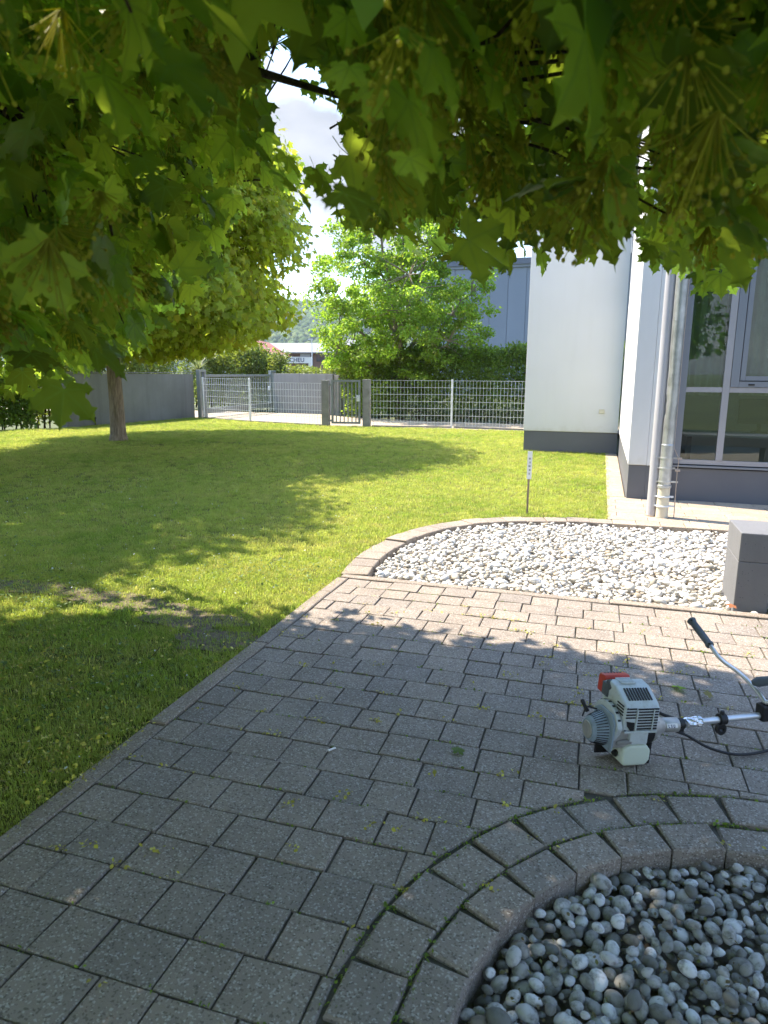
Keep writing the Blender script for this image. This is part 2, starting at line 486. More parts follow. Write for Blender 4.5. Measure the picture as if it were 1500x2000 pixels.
class MB:
    def __init__(s):
        s.v = []
        s.f = []
    def add(s, V, F):
        o = len(s.v)
        s.v += [tuple(p) for p in V]
        s.f += [tuple(i + o for i in f) for f in F]
        return s
    def box(s, x0, x1, y0, y1, z0, z1):
        V = [(x, y, z) for z in (z0, z1) for y in (y0, y1) for x in (x0, x1)]
        return s.add(V, [(0, 2, 3, 1), (4, 5, 7, 6), (0, 1, 5, 4), (2, 6, 7, 3), (0, 4, 6, 2), (1, 3, 7, 5)])
    def cbox(s, c, sz, rot=None):
        V = []
        for z in (-.5, .5):
            for y in (-.5, .5):
                for x in (-.5, .5):
                    p = Vector((x * sz[0], y * sz[1], z * sz[2]))
                    if rot is not None:
                        p = rot @ p
                    V.append(tuple(p + Vector(c)))
        return s.add(V, [(0, 2, 3, 1), (4, 5, 7, 6), (0, 1, 5, 4), (2, 6, 7, 3), (0, 4, 6, 2), (1, 3, 7, 5)])
    def tube(s, pts, rad, n=8, cap=True):
        pts = [Vector(p) for p in pts]
        if not hasattr(rad, '__len__'):
            rad = [rad] * len(pts)
        V = []
        pn = None
        for i, p in enumerate(pts):
            d = (pts[min(i + 1, len(pts) - 1)] - pts[max(i - 1, 0)])
            d = d.normalized() if d.length > 1e-9 else Vector((0, 0, 1))
            if pn is None:
                a = Vector((0, 0, 1)) if abs(d.z) < 0.9 else Vector((1, 0, 0))
                pn = d.cross(a).normalized()
            pn = (pn - d * pn.dot(d))
            pn = pn.normalized() if pn.length > 1e-6 else d.orthogonal().normalized()
            b = d.cross(pn)
            for k in range(n):
                t = 2 * PI * k / n
                V.append(tuple(p + (pn * math.cos(t) + b * math.sin(t)) * rad[i]))
        F = []
        for i in range(len(pts) - 1):
            for k in range(n):
                F.append((i * n + k, i * n + (k + 1) % n, (i + 1) * n + (k + 1) % n, (i + 1) * n + k))
        if cap:
            F.append(tuple(range(n - 1, -1, -1)))
            F.append(tuple((len(pts) - 1) * n + k for k in range(n)))
        return s.add(V, F)
    def prism(s, poly, axis, a, b):
        """poly: list of 2D points; axis 'x','y','z' extruded from a to b."""
        def P(u, w, t):
            return {'x': (t, u, w), 'y': (u, t, w), 'z': (u, w, t)}[axis]
        n = len(poly)
        V = [P(u, w, a) for u, w in poly] + [P(u, w, b) for u, w in poly]
        F = [tuple(range(n - 1, -1, -1)), tuple(range(n, 2 * n))]
        F += [(i, (i + 1) % n, n + (i + 1) % n, n + i) for i in range(n)]
        return s.add(V, F)
    def obj(s, name, mat, parent=None, bevel=0.0, segs=2, smooth=False, world=False, kind=None, sub=0):
        bm = bmesh.new()
        vs = [bm.verts.new(p) for p in s.v]
        for f in s.f:
            try:
                bm.faces.new([vs[i] for i in f])
            except ValueError:
                pass
        bmesh.ops.recalc_face_normals(bm, faces=bm.faces)
        if bevel:
            es = [e for e in bm.edges if len(e.link_faces) == 2 and e.calc_face_angle(0) > 0.5]
            bmesh.ops.bevel(bm, geom=es, offset=bevel, segments=segs, profile=0.6, affect='EDGES', clamp_overlap=True)
        if world and parent is not None:
            bmesh.ops.translate(bm, verts=bm.verts, vec=-Vector(parent.location))
        me = bpy.data.meshes.new(name)
        bm.to_mesh(me)
        bm.free()
        if smooth:
            me.polygons.foreach_set('use_smooth', np.ones(len(me.polygons), dtype=bool))
            try:
                me.set_sharp_from_angle(angle=R(38))
            except Exception:
                pass
        me.materials.append(mat)
        o = bpy.data.objects.new(name, me)
        link(o, parent)
        if sub:
            md = o.modifiers.new('sub', 'SUBSURF'); md.levels = sub; md.render_levels = sub
        if kind:
            o['kind'] = kind
        return o

def sheet(name, poly, z, mat, kind='structure', parent=None):
    me = bpy.data.meshes.new(name)
    bm = bmesh.new()
    f = bm.faces.new([bm.verts.new((x, y, z)) for x, y in poly])
    bmesh.ops.recalc_face_normals(bm, faces=bm.faces)
    if f.normal.z < 0:
        f.normal_flip()
    bmesh.ops.triangulate(bm, faces=bm.faces)
    bm.to_mesh(me); bm.free()
    me.materials.append(mat)
    o = bpy.data.objects.new(name, me)
    link(o, parent)
    if kind: o['kind'] = kind
    return o

def cam_depth(P):
    return (Vector(P) - Vector((0, 0, CAM_H))).dot(fw)

def in_view(P, margin=1.05):
    d = Vector(P) - Vector((0, 0, CAM_H))
    z = d.dot(fw)
    if z < 0.1:
        return False
    return abs(d.dot(rt2) / z) < 750 / 1338.257 * margin and abs(d.dot(up2) / z) < 1000 / 1338.257 * margin

# ------------------------------------------------------------------ ground, lawn, beds
disc = [(4200 * math.cos(2 * PI * k / 48), 4200 * math.sin(2 * PI * k / 48)) for k in range(48)]
sheet('ground', disc, -0.16, M_GROUND)

def bez(p, n):
    P = [Vector((*q, 0)) for q in p]
    out = []
    for i in range(n + 1):
        t = i / n
        a = (1 - t) ** 3 * P[0] + 3 * (1 - t) ** 2 * t * P[1] + 3 * (1 - t) * t * t * P[2] + t ** 3 * P[3]
        out.append((a.x, a.y))
    return out
def resample(pts, step):
    out = [pts[0]]; acc = 0.0
    for a, b in zip(pts, pts[1:]):
        L_ = math.dist(a, b); t = 0.0
        while acc + (L_ - t) >= step:
            t += step - acc; acc = 0.0
            out.append((a[0] + (b[0] - a[0]) * t / L_, a[1] + (b[1] - a[1]) * t / L_))
        acc += L_ - t
    return out
# outer edge of the curved kerb of the white pebble bed, from the paving corner round to the terrace
ARC = bez([(-1.86, 4.84), (-2.06, 6.0), (-1.75, 7.35), (-0.40, 7.62)], 60) + bez([(-0.40, 7.62), (0.0, 7.70), (0.5, 7.72), (1.2, 7.72)], 20)[1:] + [(5.0, 7.72)]
arc_lawn = [p for p in ARC if p[0] < 0.15]
lawn_poly = [(-40, -9), (-1.85, -9), (-1.85, 4.80)] + arc_lawn + [(0.15, 7.72), (0.15, 14.3), (-1.4, 14.3), (-1.4, 19.25), (-6.5, 19.2), (-7.7, 19.0), (-10.6, 19.7), (-13.0, 20.8), (-13.3, 20.9), (-14.2, 15.6), (-16.0, 14.0), (-40, 12)]
sheet('lawn', lawn_poly, -0.012, M_LAWN)
sheet('bed_soil', [(-2.1, 4.80), (6, 4.80), (6, 7.75), (-2.1, 7.75)], -0.075, M_GRIT)

RC = (0.7095, 1.3252)          # centre of the round pebble bed
def annulus(name, z, r, x0, x1, y0, y1, mat):
    n = 96
    V, F = [], []
    for k in range(n):
        a = 2 * PI * k / n
        c, s_ = math.cos(a), math.sin(a)
        V.append((RC[0] + r * c, RC[1] + r * s_, z))
        t = min([(x1 - RC[0]) / c if c > 1e-9 else 1e9, (x0 - RC[0]) / c if c < -1e-9 else 1e9, (y1 - RC[1]) / s_ if s_ > 1e-9 else 1e9, (y0 - RC[1]) / s_ if s_ < -1e-9 else 1e9])
        V.append((RC[0] + t * c, RC[1] + t * s_, z))
    for k in range(n):
        j = (k + 1) % n
        F.append((2 * k, 2 * k + 1, 2 * j + 1, 2 * j))
    o = MB().add(V, F).obj(name, mat)
    o['kind'] = 'structure'
    return o
annulus('paving_bed', -0.011, 1.0, -1.85, 5.0, -2.0, 4.83, M_SAND)
sheet('round_bed_soil', [(RC[0] + 1.02 * math.cos(2 * PI * k / 48), RC[1] + 1.02 * math.sin(2 * PI * k / 48)) for k in range(48)], -0.10, M_BEDSOIL)
sheet('driveway', [(-40, 24.0), (-14.6, 22.0), (-13.4, 21.0), (-10.6, 19.8), (-7.7, 19.12), (-6.5, 19.3), (6, 19.5), (6, 21.9), (-4.7, 22.3), (-8.5, 23.2), (-10.2, 24.6), (-40, 26.4)], -0.02, M_DRIVE)

# ------------------------------------------------------------------ paving
paving = structure('paving')
def paver_mesh(poly, h=0.07, ch=0.006, z=0.0, name='paver', mat=M_PAVER):
    """Convex polygon (ccw) stone with a chamfered top edge."""
    n = len(poly)
    cx = sum(p[0] for p in poly) / n; cy = sum(p[1] for p in poly) / n
    P = [Vector((p[0], p[1])) for p in poly]
    ins = []
    for i in range(n):
        a, b, c = P[i - 1], P[i], P[(i + 1) % n]
        d1 = (b - a).normalized(); d2 = (c - b).normalized()
        n1 = Vector((-d1.y, d1.x)); n2 = Vector((-d2.y, d2.x))
        k = max(0.3, 1 + n1.dot(n2))
        ins.append(b + (n1 + n2) / k * ch)
    V = [(p.x, p.y, z - h) for p in P] + [(p.x, p.y, z - ch * 0.8) for p in P] + [(p.x, p.y, z) for p in ins]
    F = [(i, (i + 1) % n, n + (i + 1) % n, n + i) for i in range(n)]
    F += [(n + i, n + (i + 1) % n, 2 * n + (i + 1) % n, 2 * n + i) for i in range(n)]
    F.append(tuple(range(2 * n, 3 * n)))
    return V, F
def clip(poly, nx, ny, d):
    """keep points with nx*x+ny*y >= d"""
    out = []
    for i in range(len(poly)):
        a, b = poly[i], poly[(i + 1) % len(poly)]
        fa, fb = nx * a[0] + ny * a[1] - d, nx * b[0] + ny * b[1] - d
        if fa >= 0: out.append(a)
        if (fa >= 0) != (fb >= 0):
            t = fa / (fa - fb)
            out.append((a[0] + (b[0] - a[0]) * t, a[1] + (b[1] - a[1]) * t))
    return out
def parea(p):
    return abs(sum(p[i][0] * p[(i + 1) % len(p)][1] - p[(i + 1) % len(p)][0] * p[i][1] for i in range(len(p)))) / 2

CW = 0.17625
J = 0.0023
R_OUT = 1.262
stones = []            # (poly, cut)
X0 = -1.762
for k in range(-20, 18):
    ya = 1.761 + CW * (k - 1); yb = ya + CW
    if yb > 4.77:
        break
    x = X0
    first = [0.16, 0.226, 0.10, 0.205, 0.13, 0.177][k % 6] + rng.uniform(-0.012, 0.012)
    nxt_long = (k % 2 == 0)
    ln = first
    while x < 3.2:
        stones.append((x + J, x + ln - J, ya + J, yb - J))
        x += ln
        ln = 0.226 if nxt_long else 0.177
        nxt_long = not nxt_long
        if rng.rand() < 0.06:
            nxt_long = not nxt_long
cand = []
for (a, b, c, d) in stones:
    if b - a < 0.03: continue
    poly = [(a, c), (b, c), (b, d), (a, d)]
    mx_, my_ = (a + b) / 2, (c + d) / 2
    dv = (mx_ - RC[0], my_ - RC[1])
    dist = math.hypot(*dv)
    cut = False
    far = max(math.hypot(p[0] - RC[0], p[1] - RC[1]) for p in poly)
    near = min(math.hypot(p[0] - RC[0], p[1] - RC[1]) for p in poly)
    if far < R_OUT + 0.02:
        continue
    if near < R_OUT + 0.012:
        ux, uy = dv[0] / dist, dv[1] / dist
        poly = clip(poly, ux, uy, ux * RC[0] + uy * RC[1] + R_OUT + 0.014)
        cut = True
        if len(poly) < 3 or parea(poly) < 0.0025:
            continue
    P = (mx_, my_, 0.0)
    dd = max(0.3, cam_depth(P))
    size = parea(poly) * abs(CAM_H / max(0.5, math.dist(P, (0, 0, CAM_H)))) / dd ** 2 if in_view(P, 1.08) else 0
    cand.append((size, poly, cut, (mx_, my_)))
cand.sort(key=lambda t: -t[0])
tmpl = {}
rest = MB(); rest_rnd = []
n_obj = 0
for size, poly, cut, (px_, py_) in cand:
    ang = rng.normal(0, 0.005); zz = rng.normal(0, 0.0016)
    if size > 0 and n_obj < 300:
        n_obj += 1
        if cut:
            loc = [(p[0] - px_, p[1] - py_) for p in poly]
            V, F = paver_mesh(loc)
            me = MB().add(V, F).obj('paver', M_PAVER, paving)
            o = me
        else:
            key = (round(poly[1][0] - poly[0][0], 3), rng.randint(4))
            if key not in tmpl:
                w_, h_ = (poly[1][0] - poly[0][0]) / 2, (poly[2][1] - poly[1][1]) / 2
                jj = rng.uniform(0, .0028, (4, 2))
                V, F = paver_mesh([(-w_ + jj[0, 0], -h_ + jj[0, 1]), (w_ - jj[1, 0], -h_ + jj[1, 1]), (w_ - jj[2, 0], h_ - jj[2, 1]), (-w_ + jj[3, 0], h_ - jj[3, 1])], ch=rng.uniform(.0032, .0062))
                V = [(p[0] + rng.normal(0, .0012), p[1] + rng.normal(0, .0012), p[2] - (abs(rng.normal(0, .002)) if i_ >= 8 else 0)) for i_, p in enumerate(V)]
                o = MB().add(V, F).obj('paver', M_PAVER, paving)
                tmpl[key] = o.data
            else:
                o = bpy.data.objects.new('paver', tmpl[key])
                link(o, paving)
        o.location = (px_, py_, zz)
        o.rotation_euler = (rng.normal(0, 0.004), rng.normal(0, 0.004), ang)
    else:
        V, F = paver_mesh(poly, z=zz)
        rest.add(V, F)
        rest_rnd += [rng.rand()] * len(V)
if rest.v:
    o = rest.obj('pavers', M_PAVER, paving, kind='stuff')
    at = o.data.attributes.new('rnd', 'FLOAT', 'POINT')
    at.data.foreach_set('value', np.array(rest_rnd[:len(o.data.vertices)], dtype=np.float32))

# ring of two courses round the near pebble bed
ring = structure('bed_surround')
def ring_stone(r0, r1, a0, a1, z, tilt, mat=M_PAVER, name='paver', hh=0.11, wedge=0.0):
    g = 0.005
    rm = (r0 + r1) / 2; am = (a0 + a1) / 2
    half = (a1 - a0) / 2
    wi, wo = rm * half - g, rm * half - g
    wi = r0 * half - g * 0.4 + wedge * 0; wo = min(r1 * half - g, wi + 0.002)
    poly = [(-wi, -(r1 - r0) / 2 + g * .6), (wi, -(r1 - r0) / 2 + g * .6), (wo, (r1 - r0) / 2 - g * .6), (-wo, (r1 - r0) / 2 - g * .6)]
    V, F = paver_mesh(poly, h=hh, ch=0.007)
    o = MB().add(V, F).obj(name, mat, ring)
    o.location = (RC[0] + rm * math.cos(am), RC[1] + rm * math.sin(am), z)
    o.rotation_euler = (tilt, rng.normal(0, 0.012), am - PI / 2 + rng.normal(0, 0.02))
    return o
NO, NI = 39, 33
for k in range(NO):
    a = R(172.8) - 2 * PI * k / NO
    ring_stone(1.095, 1.262, a - 2 * PI / NO, a, 0.004 + rng.normal(0, 0.003), R(-1.0) + rng.normal(0, 0.012))
for k in range(NI):
    a = R(168.2) - 2 * PI * k / NI
    ring_stone(0.955, 1.09, a - 2 * PI / NI, a, 0.002 + rng.normal(0, 0.003), R(1.5) + rng.normal(0, 0.015), hh=0.15)

# lawn kerb and bed kerbs
kerb = structure('kerb')
def kerb_stone(poly, z, h=0.2, ch=0.006, mat=M_KERB, name='kerb_stone'):
    mx_ = sum(p[0] for p in poly) / len(poly); my_ = sum(p[1] for p in poly) / len(poly)
    V, F = paver_mesh([(p[0] - mx_, p[1] - my_) for p in poly], h=h, ch=ch)
    o = MB().add(V, F).obj(name, mat, kerb)
    o.location = (mx_, my_, z)
    o.rotation_euler = (rng.normal(0, 0.004), rng.normal(0, 0.004), rng.normal(0, 0.003))
    return o
y = -1.6
while y < 4.6:
    y1 = min(y + 1.0, 4.755)
    kerb_stone([(-1.855, y + .003), (-1.768, y + .003), (-1.768, y1 - .003), (-1.855, y1 - .003)], 0.004 + rng.normal(0, 0.003))
    y += 1.0
x = -1.84
for i in range(6):
    x1 = x + 0.995
    kerb_stone([(x + .003, 4.765), (x1 - .003, 4.765), (x1 - .003, 4.838), (x + .003, 4.838)], 0.006 + rng.normal(0, 0.003))
    x = x1
cuts = resample(ARC, 0.242)
KW = 0.215
for a, b in zip(cuts, cuts[1:]):
    if a[0] > 3.2: break
    d = Vector((b[0] - a[0], b[1] - a[1])).normalized()
    nin = Vector((d.y, -d.x))
    k1 = Vector(a) + d * 0.004; k2 = Vector(b) - d * 0.004
    shr = 0.014 if a[0] < -0.3 else 0.0
    q1 = k1 + nin * KW + d * shr; q2 = k2 + nin * KW - d * shr
    kerb_stone([tuple(q1), tuple(q2), tuple(k2), tuple(k1)], 0.006 + rng.normal(0, 0.003), h=0.12, mat=M_TERR if a[0] > 0.1 else M_KERB)

# ------------------------------------------------------------------ terrace and path along the building
terrace = structure('terrace')
sheet('terrace_bed', [(0.15, 7.72), (6, 7.72), (6, 9.25), (0.15, 9.25)], -0.016, M_SAND)
sheet('path_bed', [(0.15, 9.0), (0.5, 9.0), (0.5, 14.4), (0.15, 14.4)], -0.0155, M_SAND)
tm = {}
for r_ in range(7):
    yy = 7.725 + r_ * 0.21
    x = 0.155 + (r_ % 2) * 0.1
    xs = [0.155] if r_ % 2 else []
    while x < 4.6:
        xs.append(x); x += 0.42
    for xa, xb in zip(xs, xs[1:]):
        w_ = round((xb - xa) / 2 - 0.003, 3)
        if w_ not in tm:
            V, F = paver_mesh([(-w_, -.102), (w_, -.102), (w_, .102), (-w_, .102)], ch=0.004)
            tm[w_] = MB().add(V, F).obj('paver', M_TERR, terrace).data
            o = [c for c in terrace.children][-1]
        else:
            o = bpy.data.objects.new('paver', tm[w_]); link(o, terrace)
        o.location = ((xa + xb) / 2, yy + .105, rng.normal(0, 0.001))
path = structure('path')
pm = None
yy = 9.2
while yy < 14.2:
    if pm is None:
        V, F = paver_mesh([(-.11, -.47), (.11, -.47), (.11, .47), (-.11, .47)], ch=0.005)
        o = MB().add(V, F).obj('slab', M_TERR, path); pm = o.data
    else:
        o = bpy.data.objects.new('slab', pm); link(o, path)
    o.location = (0.265, yy + 0.5, rng.normal(0, 0.002))
    yy += 0.955

# ------------------------------------------------------------------ pebbles
def pebble_templates(n, sub, seed):
    r_ = np.random.RandomState(seed)
    out = []
    bm = bmesh.new()
    bmesh.ops.create_icosphere(bm, subdivisions=sub, radius=1.0)
    bm.verts.ensure_lookup_table()
    V0 = np.array([v.co[:] for v in bm.verts]); F0 = np.array([[v.index for v in f.verts] for f in bm.faces])
    bm.free()
    for i in range(n):
        V = V0.copy()
        for _ in range(8):
            d = r_.normal(size=3); d /= np.linalg.norm(d)
            t = V0 @ d
            V += d * (np.maximum(0, t - r_.uniform(0.2, 0.6)) * r_.uniform(-0.55, 0.25))[:, None]
        V *= np.array([1.0, r_.uniform(0.66, 0.88), r_.uniform(0.5, 0.72)])
        out.append((V, F0))
    return out
def pebbles(bed_name, pts, sizes, mat, sub_obj, thing_parent, limit=300):
    T1 = pebble_templates(6, 2, 11)
    T0 = pebble_templates(6, 2 if sub_obj else 1, 12)
    meshes = [np_mesh('pebble', V, F, mat, smooth=True) for V, F in T1]
    order = sorted(range(len(pts)), key=lambda i: (0 if in_view(pts[i], 1.03) else 1, cam_depth(pts[i])))
    # of the visible ones the upper layer shows largest
    vis = [i for i in order if in_view(pts[i], 1.03)]
    vis.sort(key=lambda i: cam_depth(pts[i]) / sizes[i] - 60 * (pts[i][2] - min(p[2] for p in pts)))
    chosen = set(vis[:limit])
    VV, FF, RR = [], [], []
    off = 0
    for i, p in enumerate(pts):
        e = (rng.normal(0, 0.26), rng.normal(0, 0.26), rng.uniform(0, 2 * PI))
        if i in chosen:
            o = bpy.data.objects.new('pebble', meshes[rng.randint(6)])
            link(o, thing_parent)
            o.location = p; o.rotation_euler = e; o.scale = (sizes[i],) * 3
        else:
            V, F = T0[rng.randint(6)]
            from_ = np.array(Matrix.Rotation(e[2], 3, 'Z') @ Matrix.Rotation(e[1], 3, 'Y') @ Matrix.Rotation(e[0], 3, 'X'))
            VV.append(V @ from_.T * sizes[i] + np.array(p)); FF.append(F + off); RR.append(np.full(len(V), rng.rand()))
            off += len(V)
    me = np_mesh('pebbles', np.concatenate(VV), np.concatenate(FF), mat, {'rnd': np.concatenate(RR)}, smooth=True)
    o = bpy.data.objects.new('pebbles', me); link(o, thing_parent); o['kind'] = 'stuff'
def darts(n, sampler, mind, zlo, zhi):
    out = []; grid = {}
    for _ in range(n):
        q = sampler()
        if q is None: continue
        g = (int(q[0] / mind), int(q[1] / mind))
        ok = True
        for i in (-1, 0, 1):
            for j in (-1, 0, 1):
                for w_ in grid.get((g[0] + i, g[1] + j), ()):
                    if (w_[0] - q[0]) ** 2 + (w_[1] - q[1]) ** 2 < mind * mind:
                        ok = False
        if ok:
            grid.setdefault(g, []).append(q)
            out.append((q[0], q[1], rng.uniform(zlo, zhi)))
    return out
near_bed = structure('round_pebble_bed')
def s_near():
    r_ = 0.945 * math.sqrt(rng.rand()); a = rng.uniform(0, 2 * PI)
    return (RC[0] + r_ * math.cos(a), RC[1] + r_ * math.sin(a))
pn = darts(9000, s_near, 0.031, -0.09, -0.078) + darts(14000, s_near, 0.0345, -0.07, -0.05) + darts(1500, s_near, 0.07, -0.045, -0.03)
pebbles('near', pn, [float(np.clip(rng.lognormal(math.log(0.0212), 0.27), 0.011, 0.038)) for _ in pn], M_PEB_G, True, near_bed)
far_bed = structure('white_pebble_bed')
ARCI = [(p[0], p[1]) for p in ARC]
import bisect
def inside_far(x, y):
    if y < 4.87 or y > 7.46 or x > 4.2: return False
    # left limit of the curved kerb at this height
    best = None
    for a, b in zip(ARCI, ARCI[1:]):
        if min(a[1], b[1]) <= y <= max(a[1], b[1]) and a[0] < 1:
            t = (y - a[1]) / (b[1] - a[1] + 1e-9); best = a[0] + (b[0] - a[0]) * t; break
    if best is None: return x > 0.2
    # distance to the arc
    dm = min(math.hypot(x - p[0], y - p[1]) for p in ARCI)
    return x > best and dm > KW + 0.03
def s_far():
    q = (rng.uniform(-2, 4.2), rng.uniform(4.85, 7.48))
    return q if inside_far(*q) else None
pf = darts(14000, s_far, 0.040, -0.055, -0.045) + darts(24000, s_far, 0.042, -0.038, -0.022) + darts(1600, s_far, 0.1, -0.018, -0.005)
pebbles('far', pf, [float(np.clip(rng.lognormal(math.log(0.0268), 0.26), 0.013, 0.048)) for _ in pf], M_PEB_W, False, far_bed)

# ------------------------------------------------------------------ white office building
bld = thing('office_building', 'white rendered office building with dark grey plinth and glazed front', 'building', (0.38, 9.13, 0))
def bp(name, mat, *boxes, parent=bld, bevel=0.0, **k):
    b = MB()
    for q in boxes: b.box(*q)
    o = b.obj(name, mat, parent, bevel=bevel, **k)
    return o
def wbox(name, mat, *boxes, parent=bld, bevel=0.0, **k):
    """boxes in world coordinates"""
    b = MB(); off = Vector(bld.location)
    for q in boxes:
        b.box(q[0] - off.x, q[1] - off.x, q[2] - off.y, q[3] - off.y, q[4], q[5])
    return b.obj(name, mat, parent, bevel=bevel, **k)
WH = 5.6
wbox('rear_wall', M_WHITE, (-1.47, 0.36, 14.262, 21.0, 0.41, WH), bevel=0.01)
wbox('plinth', M_PLINTH, (-1.455, 0.36, 14.28, 20.98, -0.1, 0.408))
wbox('side_wall', M_WHITE, (0.38, 0.60, 9.13, 14.6, 0.43, WH), bevel=0.008)
wbox('plinth', M_PLINTH, (0.392, 0.60, 9.142, 14.6, -0.1, 0.428))
wbox('pier', M_WHITE, (0.602, 0.90, 9.13, 9.5, 0.43, WH))
wbox('plinth', M_PLINTH, (0.602, 0.90, 9.142, 9.5, -0.1, 0.428))
wbox('plinth', M_PLINTH, (0.902, 6.0, 9.2, 9.45, -0.1, 0.405))
wbox('ledge', M_SASH, (0.902, 6.0, 9.175, 9.45, 0.422, 0.445))
wbox('ledge_seal', M_GAP, (0.902, 6.0, 9.21, 9.44, 0.406, 0.421), (0.902, 6.0, 9.215, 9.44, 0.446, 0.459))
wbox('roof', M_TRIM, (-1.6, 8.0, 14.1, 21.2, WH + .002, WH + 0.3), (0.3, 8.0, 9.0, 14.098, WH + .002, WH + 0.3))
# window frame, sash, glass
wbox('corner_post', M_SASH, (0.902, 0.985, 9.19, 9.32, 0.46, 5.0))
wbox('window_frame', M_FRAME, (0.987, 6.0, 9.2, 9.28, 0.46, 0.515))
wbox('window_frame', M_FRAME, (1.39, 1.465, 9.195, 9.28, 0.517, 5.0))
wbox('window_frame', M_FRAME, (0.987, 1.388, 9.2, 9.28, 1.34, 1.40))
wbox('window_frame', M_FRAME, (1.467, 2.9, 9.2, 9.28, 1.34, 1.40))
wbox('window_frame', M_FRAME, (2.902, 2.98, 9.195, 9.28, 0.517, 5.0))
wbox('window_frame', M_FRAME, (0.987, 1.388, 9.2, 9.28, 3.12, 3.2))
wbox('window_frame', M_FRAME, (1.467, 2.9, 9.2, 9.28, 3.12, 3.2))
sash = wbox('opening_sash', M_SASH, (1.47, 1.56, 9.19, 9.29, 1.405, 3.11), (1.562, 2.81, 9.19, 9.29, 1.405, 1.47), (2.812, 2.895, 9.19, 9.29, 1.405, 3.11), (1.562, 2.81, 9.19, 9.29, 3.04, 3.11))
wbox('inner_sash', M_SASH, (1.57, 1.625, 9.20, 9.28, 1.482, 3.03), (1.627, 2.75, 9.20, 9.28, 1.482, 1.535), (2.752, 2.80, 9.20, 9.28, 1.482, 3.03), parent=sash)
wbox('sash_seal', M_GAP, (1.561, 1.569, 9.215, 9.27, 1.472, 3.035), (1.57, 2.81, 9.215, 9.27, 1.4715, 1.481), parent=sash)
wbox('vent', M_EBLACK, (1.66, 1.73, 9.183, 9.189, 1.425, 1.442), parent=sash)
for q in ((0.988, 1.387, 9.225, 9.235, 0.516, 1.338), (0.988, 1.387, 9.225, 9.235, 1.402, 3.118), (1.468, 2.898, 9.225, 9.235, 0.516, 1.338), (1.628, 2.748, 9.225, 9.235, 1.537, 3.028), (0.988, 1.387, 9.225, 9.235, 3.202, 4.9), (1.468, 2.898, 9.225, 9.235, 3.202, 4.9)):
    wbox('pane', M_GLASS, q)
# room behind the glass
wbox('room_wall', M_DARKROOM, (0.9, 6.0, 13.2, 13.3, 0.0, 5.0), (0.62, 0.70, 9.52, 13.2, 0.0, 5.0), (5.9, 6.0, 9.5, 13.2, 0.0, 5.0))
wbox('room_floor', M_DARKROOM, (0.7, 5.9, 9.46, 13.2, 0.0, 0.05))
wbox('room_ceiling', M_WHITE, (0.7, 5.9, 9.46, 13.2, 4.9, 5.0))
wbox('facade_band', M_SASH, (0.902, 6.0, 9.2, 9.44, 5.002, WH))
def curtain(x0, x1, y_, z0, z1):
    n = int((x1 - x0) / 0.018)
    V, F = [], []
    for i in range(n + 1):
        x_ = x0 + (x1 - x0) * i / n
        yy_ = y_ + 0.035 * math.sin(i * 0.85) + 0.015 * math.sin(i * 0.31 + 1)
        V += [(x_ - .38, yy_ - 9.13, z0), (x_ - .38, yy_ - 9.13, z1)]
    F = [(2 * i, 2 * i + 2, 2 * i + 3, 2 * i + 1) for i in range(n)]
    return MB().add(V, F).obj('curtain', M_CURT, bld, smooth=True)
curtain(1.0, 1.40, 9.42, 1.30, 4.6)
curtain(1.62, 2.6, 9.46, 1.30, 4.6)
wbox('wall_socket', M_PVC, (-0.02, 0.085, 14.235, 14.2605, 0.79, 0.87), bevel=0.008)

desk = thing('office_desk', 'pale desk with dark legs standing behind the lower window panes', 'desk', (1.5, 10.1, 0.05))
MB().box(-.4, 1.6, -.3, .45, .70, .735).obj('desk_top', M_DESK, desk, bevel=0.004)
for lx in (-.35, 1.55):
    MB().box(lx - .03, lx + .03, -.25, .4, 0, .698).obj('leg', M_EBLACK, desk)
MB().box(-.3, 1.5, .38, .40, .3, .698).obj('modesty_panel', M_DESK, desk)
mon = thing('monitor', 'dark monitor standing on the desk behind the window', 'monitor', (2.05, 10.3, 0.785))
MB().box(-.1, .1, -.08, .08, 0, .015).box(-.02, .02, .0, .03, .015, .16).obj('stand', M_EBLACK, mon)
MB().box(-.27, .27, -.015, .02, .12, .45).obj('screen', M_EBLACK, mon, bevel=0.005)

# round column, downpipe and lightning conductor
colm = thing('steel_column', 'slim round grey column standing in front of the white pier', 'column', (0.622, 8.06, 0))
MB().tube([(0, 0, 0.0), (0, 0, 5.5)], 0.0565, 32).obj('shaft', M_COLUMN, colm, smooth=True)
MB().tube([(0, 0, -0.01), (0, 0, 0.012)], 0.068, 32).obj('base_ring', M_TERR, colm, smooth=True)
dp = thing('downpipe', 'dented zinc rainwater downpipe on a cream standpipe beside the column', 'downpipe', (0.725, 8.0, 0))
dv = MB()
n = 28
zs = list(np.linspace(0.62, 5.5, 120))
V, F = [], []
for z_ in zs:
    for k in range(n):
        a = 2 * PI * k / n
        r_ = 0.062
        for dz_, da_, amp, sz_, sa_ in ((1.28, 3.6, 0.018, 0.05, 0.6), (1.42, 3.9, 0.014, 0.045, 0.5), (1.16, 3.3, 0.012, 0.05, 0.6), (1.60, 3.5, 0.006, 0.1, 0.7)):
            da = (a - da_ + PI) % (2 * PI) - PI
            r_ -= amp * math.exp(-((z_ - dz_) / sz_) ** 2 - (da / sa_) ** 2)
        V.append((r_ * math.cos(a), r_ * math.sin(a), z_))
for i in range(len(zs) - 1):
    for k in range(n):
        F.append((i * n + k, i * n + (k + 1) % n, (i + 1) * n + (k + 1) % n, (i + 1) * n + k))
MB().add(V, F).obj('upper_pipe', M_ZINC, dp, smooth=True)
MB().tube([(0, 0, 0.36), (0, 0, 0.80)], 0.066, 28).obj('sleeve', M_ZINC, dp, smooth=True)
